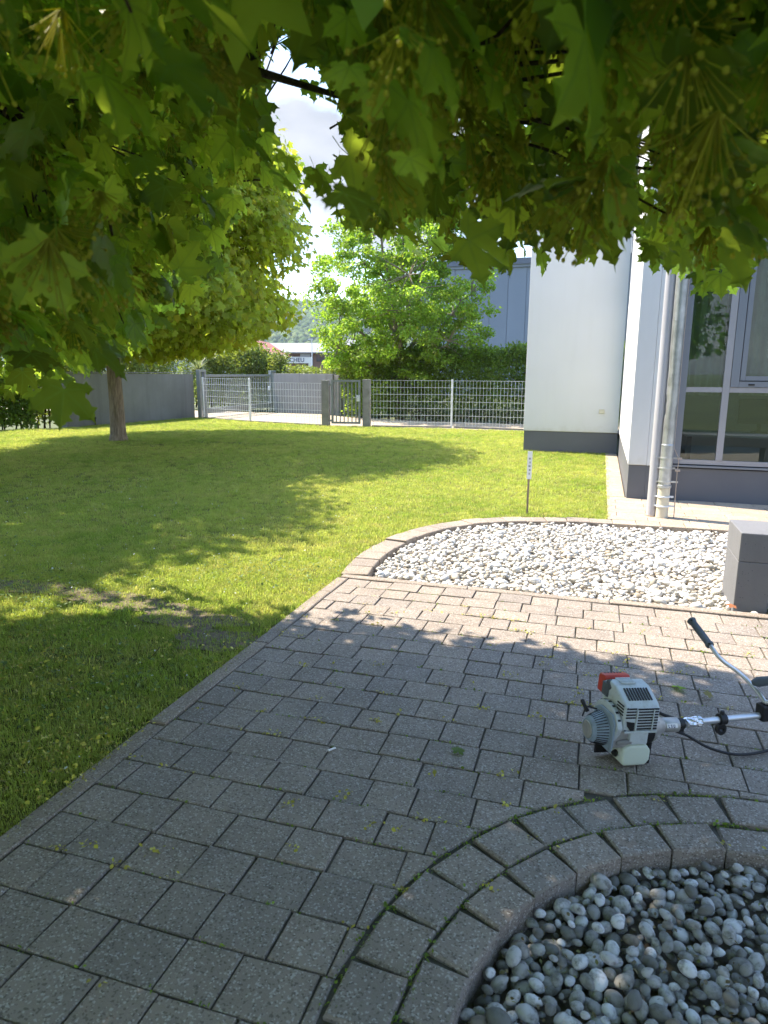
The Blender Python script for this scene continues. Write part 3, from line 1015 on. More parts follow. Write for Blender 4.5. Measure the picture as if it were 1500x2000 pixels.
MB().tube([(0, 0, 0.80), (0, 0, 0.812)], [0.069, 0.064], 28).obj('joint', M_ZINC, dp, smooth=True)
MB().tube([(0, 0, 2.1), (0, 0, 2.112)], [0.0645, 0.0635], 28).obj('joint', M_ZINC, dp, smooth=True)
MB().tube([(0, 0, 0.0), (0, 0, 0.34)], 0.064, 28).obj('standpipe', M_PVC, dp, smooth=True)
MB().tube([(0, 0, 0.33), (0, 0, 0.335), (0, 0, 0.36), (0, 0, 0.365)], [0.066, 0.074, 0.074, 0.067], 28).obj('socket_collar', M_ZINC, dp, smooth=True)
for z_, ext in ((0.66, .10), (0.55, .0), (0.40, .10), (0.235, .02), (0.13, .08)):
    c_ = MB().tube([(0, 0, z_ - .008), (0, 0, z_ - .007), (0, 0, z_ + .007), (0, 0, z_ + .008)], [0.066, 0.0735, 0.0735, 0.066], 28)
    c_.box(0.066, 0.095 + ext * .4, -0.012, 0.0, z_ - .01, z_ + .01)
    c_.box(-0.09, -0.066, -0.008, 0.004, z_ - .008, z_ + .008)
    c_.obj('pipe_clamp', M_ZINC if z_ > .3 else M_FENCE, dp, smooth=True)
lc = thing('lightning_conductor', 'thin metal earthing rod clipped beside the zinc downpipe', 'earthing rod', (0.845, 7.99, 0))
MB().tube([(0.005, 0, -0.02), (0, 0, 0.3), (-0.003, 0, 0.52), (0.004, 0, 0.62), (-0.004, 0.0, 0.67), (-0.055, 0.01, 0.77), (-0.052, 0.01, 5.4)], 0.0052, 8).obj('rod', M_COPPER, lc, smooth=True)
MB().cbox((0, -.004, 0.53), (0.052, 0.02, 0.026)).obj('connector', M_COPPER, lc, bevel=0.006)
MB().cbox((0.01, -.004, 0.66), (0.05, 0.018, 0.022)).obj('connector', M_COPPER, lc, bevel=0.005)

# bench
bn = thing('concrete_bench', 'grey painted concrete bench standing in the white pebbles', 'bench', (0.945, 4.92, -0.05))
MB().box(0, 2.0, 0, 0.46, 0.38, 0.575).obj('seat_slab', M_BENCH, bn, bevel=0.007)
MB().box(0.0, 0.205, 0.0, 0.46, 0.0, 0.379).obj('leg', M_BENCH, bn, bevel=0.006)
MB().box(1.795, 2.0, 0.0, 0.46, 0.0, 0.379).obj('leg', M_BENCH, bn, bevel=0.006)

# stake with sign strip
stk = thing('marker_stake', 'thin wooden stake with a narrow white sign plate stuck in the lawn edge', 'stake', (-0.71, 7.70, 0))
MB().cbox((0, 0, 0.33), (0.022, 0.016, 0.72)).obj('post', M_WOOD, stk, bevel=0.002)
sg = MB().cbox((0.004, -.012, 0.555), (0.052, 0.006, 0.31)).obj('sign_plate', M_SIGN, stk, bevel=0.001)
for i in range(5):
    MB().cbox((0.004 + (i % 2) * .004, -.0157, 0.46 + i * 0.042), (0.012 + .006 * (i % 3), 0.0012, 0.02)).obj('print_block', M_GATE, sg)

# ------------------------------------------------------------------ walls, gates, fence
def seg_frame(a, b):
    d = Vector((b[0] - a[0], b[1] - a[1], 0)); L_ = d.length
    return L_, math.atan2(d.y, d.x)
Lw, aw = seg_frame((-14.22, 15.78), (-13.42, 20.95))
gw = thing('garden_wall', 'long grey rendered garden wall with slanted end behind the maple trunk', 'wall', (-14.22, 15.78, 0), aw)
MB().prism([(0.0, -.05), (Lw, -.05), (Lw, 1.47), (0.12, 1.50), (-0.06, 1.50)], 'y', 0.0, 0.30).obj('wall', M_CWALL, gw, bevel=0.008)
MB().box(-.07, Lw + .01, -.02, .32, 1.505, 1.53).obj('coping', M_CWALL, gw)
tap = thing('garden_tap', 'small dark tap stub at the foot of the long grey wall', 'tap', (-14.0, 16.65, 0))
MB().tube([(0, 0, 0), (0, 0, 0.2)], 0.022, 10).obj('riser', M_EBLACK, tap)
MB().cbox((0, 0, 0.22), (0.05, 0.06, 0.05)).obj('tap_head', M_EBLACK, tap, bevel=0.008)

Lb, ab = seg_frame((-12.6, 25.5), (-9.7, 24.55))
bw = thing('rear_wall', 'grey panelled wall closing the drive behind the mesh fence', 'wall', (-12.6, 25.5, 0), ab)
for i, (u0, u1, zt) in enumerate(((0, 1.38, 1.50), (1.39, 2.72, 1.50), (2.73, 3.05, 1.50))):
    MB().box(u0, u1, 0, 0.24, -.1, zt).obj('panel', M_CWALL, bw, bevel=0.01)
MB().box(3.06, 3.30, 0.05, 2.2, -.1, 1.46).obj('return_wall', M_CPOST, bw, bevel=0.01)

def gate_post(u, t, name='post'):
    """double upright with a bridge on top, u along the gate"""
    b = MB()
    b.box(u - .24, u - .12, -.06, .06, -.05, 1.55).box(u + .10, u + .2, -.06, .06, -.05, 1.55).box(u - .24, u + .2, -.065, .065, 1.551, 1.62)
    return b.obj(name, M_GATE, t, bevel=0.006)
Lg, ag = seg_frame((-13.1, 21.0), (-13.05, 26.3))
sgate = thing('sliding_gate', 'grey steel drive gate of close vertical bars standing half open', 'gate', (-13.15, 21.05, 0), ag)
gate_post(0.0, sgate)
gate_post(Lg, sgate)
MB().box(0.12, Lg - .1, -.04, .04, 0.12, 0.30).obj('bottom_rail', M_GATE, sgate, bevel=0.005)
MB().box(0.12, Lg - .1, -.04, .04, 1.38, 1.46).obj('top_rail', M_GATE, sgate, bevel=0.005)
gb = None
u = 0.2
while u < Lg - .15:
    if gb is None:
        o = MB().box(-.014, .014, -.008, .008, 0.301, 1.379).obj('bar', M_GATE, sgate); gb = o.data
    else:
        o = bpy.data.objects.new('bar', gb); link(o, sgate)
    o.location = (u, 0, 0)
    u += 0.145
MB().cbox((Lg - .3, 0, 0.9), (.12, .1, .16)).obj('lock_box', M_FENCE, sgate, bevel=0.01)

fence_wires = {}
def wire_mesh(kind, length):
    key = (kind, round(length, 3))
    if key not in fence_wires:
        if kind == 'v':
            fence_wires[key] = MB().box(-.003, .003, -.003, .003, 0, length).obj('wire', M_FENCE).data
        else:
            fence_wires[key] = MB().box(0, length, -.011, -.0035, -.004, .004).box(0, length, .0035, .011, -.004, .004).obj('wire', M_FENCE).data
        o = [o for o in bpy.data.objects if o.data == fence_wires[key]][0]
        bpy.data.objects.remove(o)
    return fence_wires[key]
def mesh_panel(label, a, b, posts, rows=7, h=1.3, z0=0.04):
    L_, an = seg_frame(a, b)
    t = thing('mesh_fence', label, 'fence', (a[0], a[1], 0), an, 'wire mesh fence panels')
    pm_ = None
    for u_ in posts:
        if pm_ is None:
            o = MB().box(-.03, .03, -.02, .02, -.1, h + z0 + .03).obj('post', M_FENCE, t, bevel=0.004); pm_ = o.data
        else:
            o = bpy.data.objects.new('post', pm_); link(o, t)
        o.location = (u_, 0.035, 0)
    for r_ in range(rows):
        o = bpy.data.objects.new('wire', wire_mesh('h', L_)); link(o, t); o.location = (0, 0, z0 + h - 0.2 * r_ - .004)
    u_ = 0.05
    while u_ < L_:
        o = bpy.data.objects.new('wire', wire_mesh('v', h)); link(o, t); o.location = (u_, 0, z0)
        u_ += 0.1
    MB().box(0, L_, -.03, .03, -.12, 0.03).obj('base_board', M_CPOST, t, bevel=0.004)
    return t
mesh_panel('wire mesh fence panel in front of the barred drive gate', (-13.0, 20.8), (-10.68, 19.82), [0.0, 2.49])
mesh_panel('wire mesh fence panel between the drive gate and the small garden gate', (-10.64, 19.80), (-7.92, 19.12), [], rows=6, h=1.2)
mesh_panel('wire mesh fence panel right beside the small garden gate', (-6.42, 19.36), (-4.13, 19.80), [2.34], h=1.3)
mesh_panel('wire mesh fence panel running up to the white building', (-4.05, 19.82), (-0.9, 19.55), [3.2], h=1.3)
gg = thing('garden_gate', 'small grey garden gate of six bars between two square posts', 'gate', (-7.78, 19.12, 0), math.atan2(0.22, 1.3))
MB().box(-.11, .11, -.11, .11, -.1, 1.33).obj('post', M_CPOST, gg, bevel=0.01)
MB().box(1.12, 1.34, -.11, .11, -.1, 1.36).obj('post', M_CPOST, gg, bevel=0.01)
MB().box(.17, .23, -.03, .03, 0.06, 1.34).box(.98, 1.04, -.03, .03, 0.06, 1.34).box(.2301, .9799, -.03, .03, 1.28, 1.34).box(.2301, .9799, -.03, .03, .06, .12).obj('gate_frame', M_GATE, gg)
for i in range(6):
    MB().box(.30 + i * .118, .33 + i * .118, -.015, .015, .121, 1.279).obj('bar', M_GATE, gg)
MB().box(.93, 1.03, -.05, -.031, .72, .9).obj('lock_case', M_FENCE, gg, bevel=0.004)
MB().tube([(.97, -.05, .84), (.97, -.09, .84), (.86, -.09, .84)], 0.009, 8).obj('handle', M_SHAFT, gg, smooth=True)
for z_ in (.15, 1.2):
    MB().box(.08, .19, -.06, -.031, z_ - .03, z_ + .03).obj('hinge', M_GATE, gg, bevel=0.005)

# ------------------------------------------------------------------ leaf templates
def maple_template(hi, bend=0.25, fold=0.18, seed=0):
    """Five-lobed maple leaf; petiole joint at the origin, middle lobe along +y, about 1 long. Returns V, tris, vein."""
    r_ = np.random.RandomState(seed)
    lobes = [(0.0, 1.0), (50.0, 0.97), (105.0, 0.68)]
    sin_ = [(24.5, 0.57), (79.0, 0.48), (152.0, 0.24)]
    V = [(0, 0)]; vein = [1.0]; T = []
    def P(deg, r, sgn):
        a = R(deg)
        return (sgn * math.sin(a) * r, math.cos(a) * r)
    def addv(p, v=0.0):
        V.append(p); vein.append(v); return len(V) - 1
    for sgn in (1, -1):
        prev_s = None
        for li, (ax, L_) in enumerate(lobes):
            L2 = L_ * r_.uniform(0.93, 1.07)
            ax2 = ax + r_.uniform(-4, 4) * (ax > 0)
            u_ = (sgn * math.sin(R(ax2)), math.cos(R(ax2)))
            n_ = (sgn * math.cos(R(ax2)), -math.sin(R(ax2)))      # outward side (towards larger angle)
            def Q(al, ac):
                return (u_[0] * al * L2 + n_[0] * ac * L2, u_[1] * al * L2 + n_[1] * ac * L2)
            m1 = addv(Q(0.45, 0), 1.0); m2 = addv(Q(0.80, 0), 0.95); tip = addv(Q(1.0, 0), 0.5)
            sides = (1,) if li == 0 else (-1, 1)
            for sd in sides:
                if sd == 1:
                    sx = addv(P(*sin_[li], sgn))
                    last_s = sx
                else:
                    sx = prev_s
                f_ = 1.0 if li < 2 else 0.95
                neck = addv(Q(0.66, sd * 0.185 * f_)); tooth = addv(Q(0.755, sd * 0.285 * f_)); notch = addv(Q(0.82, sd * 0.115))
                if hi:
                    S0 = V[sx]; N0 = V[neck]
                    bulge = addv(((S0[0] + N0[0]) / 2 + n_[0] * sd * .022, (S0[1] + N0[1]) / 2 + n_[1] * sd * .022), .1)
                    c1 = addv(Q(0.70, sd * 0.222)); c2 = addv(Q(0.785, sd * 0.175)); c3 = addv(Q(0.90, sd * 0.042)); t2 = addv(Q(0.835, sd * 0.135))
                    T.extend([(0, m1, sx), (m1, bulge, sx), (m1, neck, bulge), (m1, m2, neck), (m2, c1, neck), (m2, tooth, c1), (m2, c2, tooth), (m2, notch, c2), (m2, t2, notch), (m2, c3, t2), (m2, tip, c3)])
                else:
                    T.extend([(0, m2, sx), (m2, tooth, sx), (m2, tip, notch)] )
            prev_s = last_s
    V = np.array(V); vein = np.array(vein)
    T = [t if (V[t[1]][0] - V[t[0]][0]) * (V[t[2]][1] - V[t[0]][1]) - (V[t[1]][1] - V[t[0]][1]) * (V[t[2]][0] - V[t[0]][0]) > 0 else (t[0], t[2], t[1]) for t in T]
    # joining the two halves: the middle lobe midrib is duplicated on purpose (same place)
    V = np.c_[V, np.zeros(len(V))]
    rr = np.hypot(V[:, 0], V[:, 1])
    z = -bend * rr ** 2 * (0.6 + 0.4 * r_.rand()) + (1 - vein) * fold * 0.5 * rr + r_.normal(0, 0.018, len(V)) * (vein < 0.5)
    z += 0.10 * V[:, 0] * r_.uniform(-1, 1)
    V[:, 2] = z
    return V, np.array(T), vein
def with_petiole(V, T, vein, ln=0.75, seed=0):
    r_ = np.random.RandomState(seed + 50)
    p0 = np.array([0, 0, 0.0]); p2 = np.array([r_.uniform(-.15, .15), -ln * .75, ln * .45]); p1 = np.array([0, -ln * .35, ln * .1])
    b = MB().tube([p0, p1, p2], [0.012, 0.01, 0.012], 3, cap=False)
    Vq = np.array(b.v); Fq = []
    for q in b.f:
        Fq += [(q[0], q[1], q[2]), (q[0], q[2], q[3])]
    return np.r_[V, Vq], np.r_[T, np.array(Fq) + len(V)], np.r_[vein, np.full(len(Vq), 0.9)]
HI = [with_petiole(*maple_template(True, rng.uniform(0.12, 0.5), rng.uniform(0.06, 0.34), s_), seed=s_) for s_ in range(8)]
LO = [maple_template(False, rng.uniform(0.15, 0.45), 0.22, s_ + 20) for s_ in range(4)]

def simple_leaf(seed):
    r_ = np.random.RandomState(seed)
    V = [(0, 0, 0)]
    for k, (a, q) in enumerate([(-152, .24), (-105, .68), (-79, .5), (-50, .97), (-25, .6), (0, 1.0), (25, .6), (50, .97), (79, .5), (105, .68), (152, .24)]):
        V.append((math.sin(R(a)) * q, math.cos(R(a)) * q, -.25 * q * q + r_.normal(0, .03)))
    return np.array(V), np.array([(0, k + 1, k) for k in range(1, 11)]), np.full(12, .4)
XL = [simple_leaf(s_) for s_ in range(3)]
def frames(tips, norms):
    t = tips / np.linalg.norm(tips, axis=1, keepdims=True)
    n = norms - (norms * t).sum(1, keepdims=True) * t
    n /= np.linalg.norm(n, axis=1, keepdims=True) + 1e-9
    x = np.cross(t, n)
    return np.stack([x, t, n], axis=2)      # columns
def leaf_cloud(name, mat, temps, P, M, S, parent, seed=0, loc=(0, 0, 0), smooth=True):
    """All leaves of one cloud joined in a single mesh."""
    r_ = np.random.RandomState(seed)
    which = r_.randint(len(temps), size=len(P))
    VV, FF, RR, NN = [], [], [], []
    off = 0
    for k, tp in enumerate(temps):
        V, T, vein = tp
        idx = np.nonzero(which == k)[0]
        if not len(idx): continue
        X = np.einsum('nij,vj->nvi', M[idx], V) * S[idx][:, None, None] + P[idx][:, None, :]
        VV.append(X.reshape(-1, 3))
        FF.append((T[None] + (np.arange(len(idx)) * len(V))[:, None, None]).reshape(-1, 3) + off)
        RR.append(np.repeat(r_.rand(len(idx)), len(V))); NN.append(np.tile(vein, len(idx)))
        off += len(idx) * len(V)
    me = np_mesh(name, np.concatenate(VV) - np.array(loc), np.concatenate(FF), mat, {'rnd': np.concatenate(RR), 'vein': np.concatenate(NN)}, smooth=smooth)
    o = bpy.data.objects.new(name, me)
    link(o, parent)
    o['kind'] = 'stuff'
    return o
def leaf_objs(meshes, P, M, S, parent, name='leaf', loc=(0, 0, 0)):
    for i in range(len(P)):
        o = bpy.data.objects.new(name, meshes[i % len(meshes)])
        link(o, parent)
        mt = Matrix([[*(M[i, r_] * S[i]), P[i, r_] - loc[r_]] for r_ in range(3)] + [[0, 0, 0, 1]])
        o.matrix_local = mt
HI_MESH = [np_mesh('leaf', V, T, M_MAPLE, {'vein': vn, 'rnd': np.full(len(V), i / 8.0)}, smooth=True) for i, (V, T, vn) in enumerate(HI)]
LOO_MESH = [np_mesh('leaf', V, T, M_MAPLE_FAR, {'vein': vn, 'rnd': np.full(len(V), i / 4.0)}, smooth=True) for i, (V, T, vn) in enumerate(LO)]

def unit(a):
    return a / (np.linalg.norm(a, axis=-1, keepdims=True) + 1e-9)
def limb(a, b, sag=0.25, n=7, jit=0.05):
    a, b = Vector(a), Vector(b)
    m_ = (a + b) / 2 + Vector((0, 0, sag * (b - a).length))
    out = []
    for i in range(n):
        t = i / (n - 1)
        p = (1 - t) ** 2 * a + 2 * t * (1 - t) * m_ + t * t * b
        if 0 < i < n - 1:
            p += Vector(rng.normal(0, jit * (b - a).length * 0.3, 3))
        out.append(p)
    return out

# ------------------------------------------------------------------ near maple (camera stands under its edge)
TN = np.array([-4.35, 0.35, 0.0])
near = thing('maple_tree', 'spreading maple whose leafy branches hang over the top of the view', 'tree', tuple(TN))
CC = np.array([-3.15, -0.35, 4.1]); CR = np.array([5.7, 4.9, 2.9])
# underside of the canopy as seen from where it hangs out over the paving: azimuth (deg right of the lens axis) -> tan of elevation
UB = [(-60, -.10), (-34, -.08), (-29.3, -.075), (-27, -.1), (-24.8, -.1), (-23, -.02), (-20.1, 0.0), (-17.4, .055), (-13.9, .10), (-11.8, .165), (-11.0, .235), (-8, .235), (-5.5, .24), (-4.2, .20), (-1.3, .185), (2.1, .155), (6.4, .135), (10.6, .12), (14.7, .14), (17.8, .145), (22, .13), (23.5, .095), (26.6, .085), (27.3, .135), (29.3, .15), (45, .17), (70, .12)]
UBx = np.array([u_[0] for u_ in UB]); UBy = np.array([u_[1] for u_ in UB])
def underside_ok(P):
    d = P - np.array([0, 0, CAM_H])
    f2 = np.array([-math.sin(TH), math.cos(TH)]); r2 = np.array([math.cos(TH), math.sin(TH)])
    df = d[:, :2] @ f2; dr = d[:, :2] @ r2
    hd = np.hypot(df, dr)
    az = np.degrees(np.arctan2(dr, df))
    lim = np.interp(az, UBx, UBy)
    front = np.abs(az) < 75
    ok = np.where(front, (d[:, 2] / np.maximum(hd, 0.05) > lim), P[:, 2] > 1.95)
    ok &= ~((np.abs(az) < 80) & (hd < 0.68) & (d[:, 2] < 1.0))
    ok &= np.linalg.norm(d, axis=1) > 0.82
    ok &= ~((az > -19.5) & (az < -9.5) & (hd < 2.3) & (d[:, 2] / np.maximum(hd, .05) < .30))
    # thin spot where sky shows between two boughs
    el_ = d[:, 2] / np.maximum(hd, 0.05)
    ok &= ~((((az + 6.8) / 2.6) ** 2 + ((el_ - 0.34) / 0.075) ** 2 < 1.0) & front & (rng.rand(len(P)) < 0.97))
    ok &= ~((((az + 3.9) / 1.6) ** 2 + ((el_ - 0.27) / 0.05) ** 2 < 1.0) & front & (rng.rand(len(P)) < 0.9))
    return ok
NCAND = 130000
U = unit(rng.normal(size=(NCAND, 3))) * (rng.rand(NCAND) ** (1 / 3.2))[:, None]
Pn = CC + U * CR
Pn = Pn[(U[:, 2] > -0.85)]
rad = np.linalg.norm((Pn - CC) / CR, axis=1)
# hanging fringe in front of and above the camera
NF = 7000
fz = np.r_[np.c_[rng.uniform(-4.5, 3.0, NF), rng.uniform(0.35, 4.35, NF), rng.uniform(1.4, 3.1, NF)], np.c_[rng.uniform(-.1, 2.0, 2200), rng.uniform(.6, 3.0, 2200), rng.uniform(1.7, 3.0, 2200)]]
keep = ((rad > 0.72) | (rng.rand(len(Pn)) < 0.07)) & ((Pn[:, 1] > -.8) | (rng.rand(len(Pn)) < .35))  # crown hollowed and thinned behind the camera to let more light in
Pn = Pn[keep]
Pn = np.r_[Pn, fz]
edge = ((Pn[:, 0] - CC[0]) / (CR[0] + .3)) ** 2 + ((Pn[:, 1] - CC[1]) / (CR[1] - .1)) ** 2 < 1.0
Pn = Pn[edge & (Pn[:, 2] > 1.35)]
sz = np.clip(rng.normal(0.078, 0.021, len(Pn)), 0.04, 0.125)
outw = np.c_[Pn[:, :2] - TN[:2], np.zeros(len(Pn))]
tips = unit(outw) * 0.45 + np.c_[rng.normal(0, .55, (len(Pn), 2)), rng.normal(-0.75, 0.4, len(Pn))]
norms = np.c_[rng.normal(0, .55, (len(Pn), 2)), np.full(len(Pn), 0.8)] + unit(outw) * 0.35
tips = unit(tips)
ok = underside_ok(Pn) & underside_ok(Pn + tips * (sz * 1.05)[:, None])
Pn, sz, tips, norms = Pn[ok], sz[ok], tips[ok], norms[ok]
Mn = frames(tips, norms)
dcam = np.linalg.norm(Pn - np.array([0, 0, CAM_H]), axis=1)
vis = np.array([in_view(p, 1.1) for p in Pn])
order = np.argsort(np.where(vis, dcam / sz, 1e6 + dcam))
hero, mid = order[:300], order[300:4600]
restl = order[4600:]
leaf_objs(HI_MESH, Pn[hero], Mn[hero], sz[hero], near, loc=TN)
leaf_cloud('leaves', M_MAPLE, HI, Pn[mid], Mn[mid], sz[mid], near, 3, TN)
rv_ = restl[vis[restl]]; rh_ = restl[~vis[restl]]
leaf_cloud('leaves', M_MAPLE, LO, Pn[rv_], Mn[rv_], sz[rv_] * 1.1, near, 4, TN)
leaf_cloud('leaves', M_MAPLE, XL, Pn[rh_], Mn[rh_], sz[rh_] * np.where(Pn[rh_][:, 1] > -.9, 1.36, 1.1), near, 5, TN)  # leaves out of view, enlarged to close sun flecks in the crown's shade
print('LEAVES', len(Pn), len(rv_), len(rh_))
# trunk, boughs, twigs
MB().tube([(0, 0, -.2), (0, 0, .1), (.03, .02, 1.0), (.06, .0, 2.0), (.1, -.05, 3.4), (.2, -.1, 5.6)], [.22, .17, .145, .135, .11, .04], 14).obj('trunk', M_BARK, near, smooth=True)
boughs = [((.05, .02, 1.9), (3.6, 1.8, 2.35)), ((.06, 0, 2.1), (4.9, -.3, 2.9)), ((.06, 0, 2.0), (2.2, 3.2, 2.55)), ((.06, 0, 2.2), (-1.5, 3.0, 3.2)), ((.08, 0, 2.5), (-3.0, .6, 3.6)), ((.08, 0, 2.3), (1.2, -3.8, 3.0)), ((.1, 0, 2.9), (4.2, 1.8, 4.2)), ((.1, 0, 3.2), (2.5, -2.6, 4.8)), ((.1, 0, 3.3), (-2.0, -2.3, 4.9)), ((.15, -.05, 4.2), (1.6, 1.5, 6.2))]
bpts = []
for a, b in boughs:
    pts = limb(a, b, 0.12, 9, 0.06)
    MB().tube(pts, list(np.linspace(.055, .007, 9)), 8).obj('branch', M_TWIG, near, smooth=True)
    bpts += [p + Vector(TN) for p in pts[2:]]
bp_ = np.array([p[:] for p in bpts])
tw = MB()
sel = rng.choice(np.r_[hero, mid], 420, replace=False)
for i in sel:
    e_ = Pn[i] - Mn[i][:, 1] * sz[i] * .5 + np.array([0, 0, .03])
    j = np.argmin(np.linalg.norm(bp_ - e_, axis=1) + 0.4 * np.abs(bp_[:, 2] - e_[2]))
    a = bp_[j]
    if np.linalg.norm(a - e_) > 1.1:
        a = e_ + unit(a - e_) * rng.uniform(.35, .8)
    pts = limb(a - TN, e_ - TN, 0.08, 4, 0.08)
    if underside_ok(np.array([[*(p + Vector(TN))] for p in pts])).all():
        tw.tube(pts, [.0055, .0045, .0035, .0025], 4, cap=False)
tw.obj('twigs', M_TWIG, near, kind='stuff', smooth=True)
# hanging blossom and young seed clusters
def cluster_template(seed):
    r_ = np.random.RandomState(seed)
    bm = bmesh.new(); bmesh.ops.create_icosphere(bm, subdivisions=1, radius=1.0)
    V0 = np.array([v.co[:] for v in bm.verts]); F0 = np.array([[v.index for v in f.verts] for f in bm.faces]); bm.free()
    VV, FF = [], []; off = 0
    for i in range(34):
        p = np.array([r_.normal(0, .026), r_.normal(0, .026), -abs(r_.normal(.055, .022))])
        VV.append(V0 * np.array([1, 1, 1.25]) * r_.uniform(.0024, .0046) + p); FF.append(F0 + off); off += len(V0)
        q = MB().tube([(0, 0, 0), tuple(p * .55 + np.array([0, 0, -.004])), tuple(p)], [.0011, .0009, .0008], 3, cap=False)
        Vq = np.array(q.v); Fq = np.array([t for f in q.f for t in ((f[0], f[1], f[2]), (f[0], f[2], f[3]))])
        VV.append(Vq); FF.append(Fq + off); off += len(Vq)
    return np_mesh('blossom_cluster', np.concatenate(VV), np.concatenate(FF), M_FLOWER, smooth=True)
CLM = [cluster_template(s_) for s_ in range(5)]
vi = [i for i in order[:2200] if vis[i] and dcam[i] > 0.85]
cl = np.r_[vi[:90], rng.choice(vi[90:], 205, replace=False)]
for k, i in enumerate(cl):
    p = Pn[i] + np.array([rng.normal(0, .03), rng.normal(0, .03), 0.02])
    if not underside_ok(np.array([p - np.array([0, 0, .09])]))[0]: continue
    o = bpy.data.objects.new('blossom_cluster', CLM[k % 5]); link(o, near)
    o.location = p - TN; o.rotation_euler = (rng.normal(0, .3), rng.normal(0, .3), rng.uniform(0, 6.28)); o.scale = (rng.uniform(.8, 1.25),) * 3

# ------------------------------------------------------------------ the two maples of the row on the lawn
def lawn_maple():
    c0 = np.array([-10.5, 13.21, 0.0])
    t = thing('maple_tree', 'round maple with bare lower trunk on the lawn before the grey wall', 'tree', tuple(c0), 0, 'maples in a row on the lawn')
    MB().tube([(0, 0, -.2), (0, 0, .0), (0, 0, .15), (.01, .0, .9), (-.02, .02, 1.7), (.02, 0, 2.6), (.08, .05, 4.2), (.1, .0, 6.4)], [.29, .22, .178, .155, .15, .13, .085, .03], 18).obj('trunk', M_BARK, t, smooth=True)
    cc = np.array([0.1, 0, 4.6]); cr = np.array([4.0, 4.0, 3.3])
    ncl = 300
    cl_ = []
    while len(cl_) < ncl:
        u_ = unit(rng.normal(size=3)) * rng.rand() ** (1 / 4.5)
        if u_[2] < -0.93 or np.linalg.norm(u_) < .5: continue
        p = cc + u_ * cr * (np.array([1, 1, 1.0]) if u_[2] > 0 else np.array([1 + .22 * abs(u_[2]), 1 + .22 * abs(u_[2]), .88]))
        if all(np.linalg.norm(p - q) > .36 for q in cl_): cl_.append(p)
    cl_ = np.array(cl_)
    for k in range(16):
        q = cl_[rng.randint(ncl)]
        h_ = rng.uniform(1.7, 4.2)
        MB().tube(limb((0.02, 0, h_), tuple(q), .1, 7, .05), list(np.linspace(.06, .012, 7)), 7).obj('branch', M_BARK, t, smooth=True)
    tb = MB()
    for q in cl_[::2]:
        d_ = np.array([0.05, 0, max(1.8, q[2] - 1.0)])
        tb.tube(limb(tuple(q + (d_ - q) * .45), tuple(q), .06, 4, .05), [.018, .014, .01, .005], 4, cap=False)
    tb.obj('twigs', M_TWIG, t, kind='stuff')
    N = 54000
    w_ = rng.randint(ncl, size=N)
    off = unit(rng.normal(size=(N, 3))) * (rng.rand(N) ** .5)[:, None] * np.array([.8, .8, .55])
    P = cl_[w_] + off
    P = P[P[:, 2] > 1.72 + .19 * np.maximum(0, np.hypot(P[:, 0], P[:, 1]) - 1)]
    outw = unit(P - cc)
    tips = unit(outw * .6 + np.c_[rng.normal(0, .45, (len(P), 2)), rng.normal(-.6, .35, len(P))])
    nor = outw * .65 + np.c_[rng.normal(0, .5, (len(P), 2)), np.full(len(P), .55)]
    M_ = frames(tips, nor); S = np.clip(rng.normal(.112, .022, len(P)), .06, .16)
    toward = unit(np.array([0, 0, CAM_H]) - (c0 + cc))
    o_ = np.argsort(-((P - cc) @ toward) + rng.normal(0, .3, len(P)))
    leaf_objs(LOO_MESH, P[o_[:300]], M_[o_[:300]], S[o_[:300]], t)
    leaf_cloud('leaves', M_MAPLE_FAR, XL, P[o_[300:]], M_[o_[300:]], S[o_[300:]], t, 5)
    return t
mp1 = lawn_maple()
def copy_thing(root, loc, rotz, label):
    r_ = root.copy(); COL.objects.link(r_)
    r_.location = loc; r_.rotation_euler = (0, 0, rotz); r_['label'] = label
    for ch in list(root.children):
        c = ch.copy(); COL.objects.link(c); c.parent = r_
        for g in list(ch.children):
            d = g.copy(); COL.objects.link(d); d.parent = c
    return r_
mp2 = copy_thing(mp1, (-10.9, 7.0, 0), R(140), 'nearer maple on the lawn, its trunk left of the view, crown above the shaded grass')

# ------------------------------------------------------------------ other vegetation
QUAD = [(np.array([[0, 0, 0], [.26, .42, .05], [.18, .78, .02], [0, 1.0, -.1], [-.18, .78, .02], [-.26, .42, .05]]), np.array([[0, 1, 2], [0, 2, 3], [0, 3, 4], [0, 4, 5]]), np.zeros(6)),
        (np.array([[0, 0, 0], [.34, .35, -.05], [.3, .7, 0], [0, 1.0, -.2], [-.3, .7, .0], [-.34, .35, -.05]]), np.array([[0, 1, 2], [0, 2, 3], [0, 3, 4], [0, 4, 5]]), np.zeros(6))]
NARROW = [(np.array([[0, 0, 0], [.17, .4, .04], [.13, .75, .0], [0, 1.0, -.15], [-.13, .75, .0], [-.17, .4, .04]]), np.array([[0, 1, 2], [0, 2, 3], [0, 3, 4], [0, 4, 5]]), np.zeros(6))]

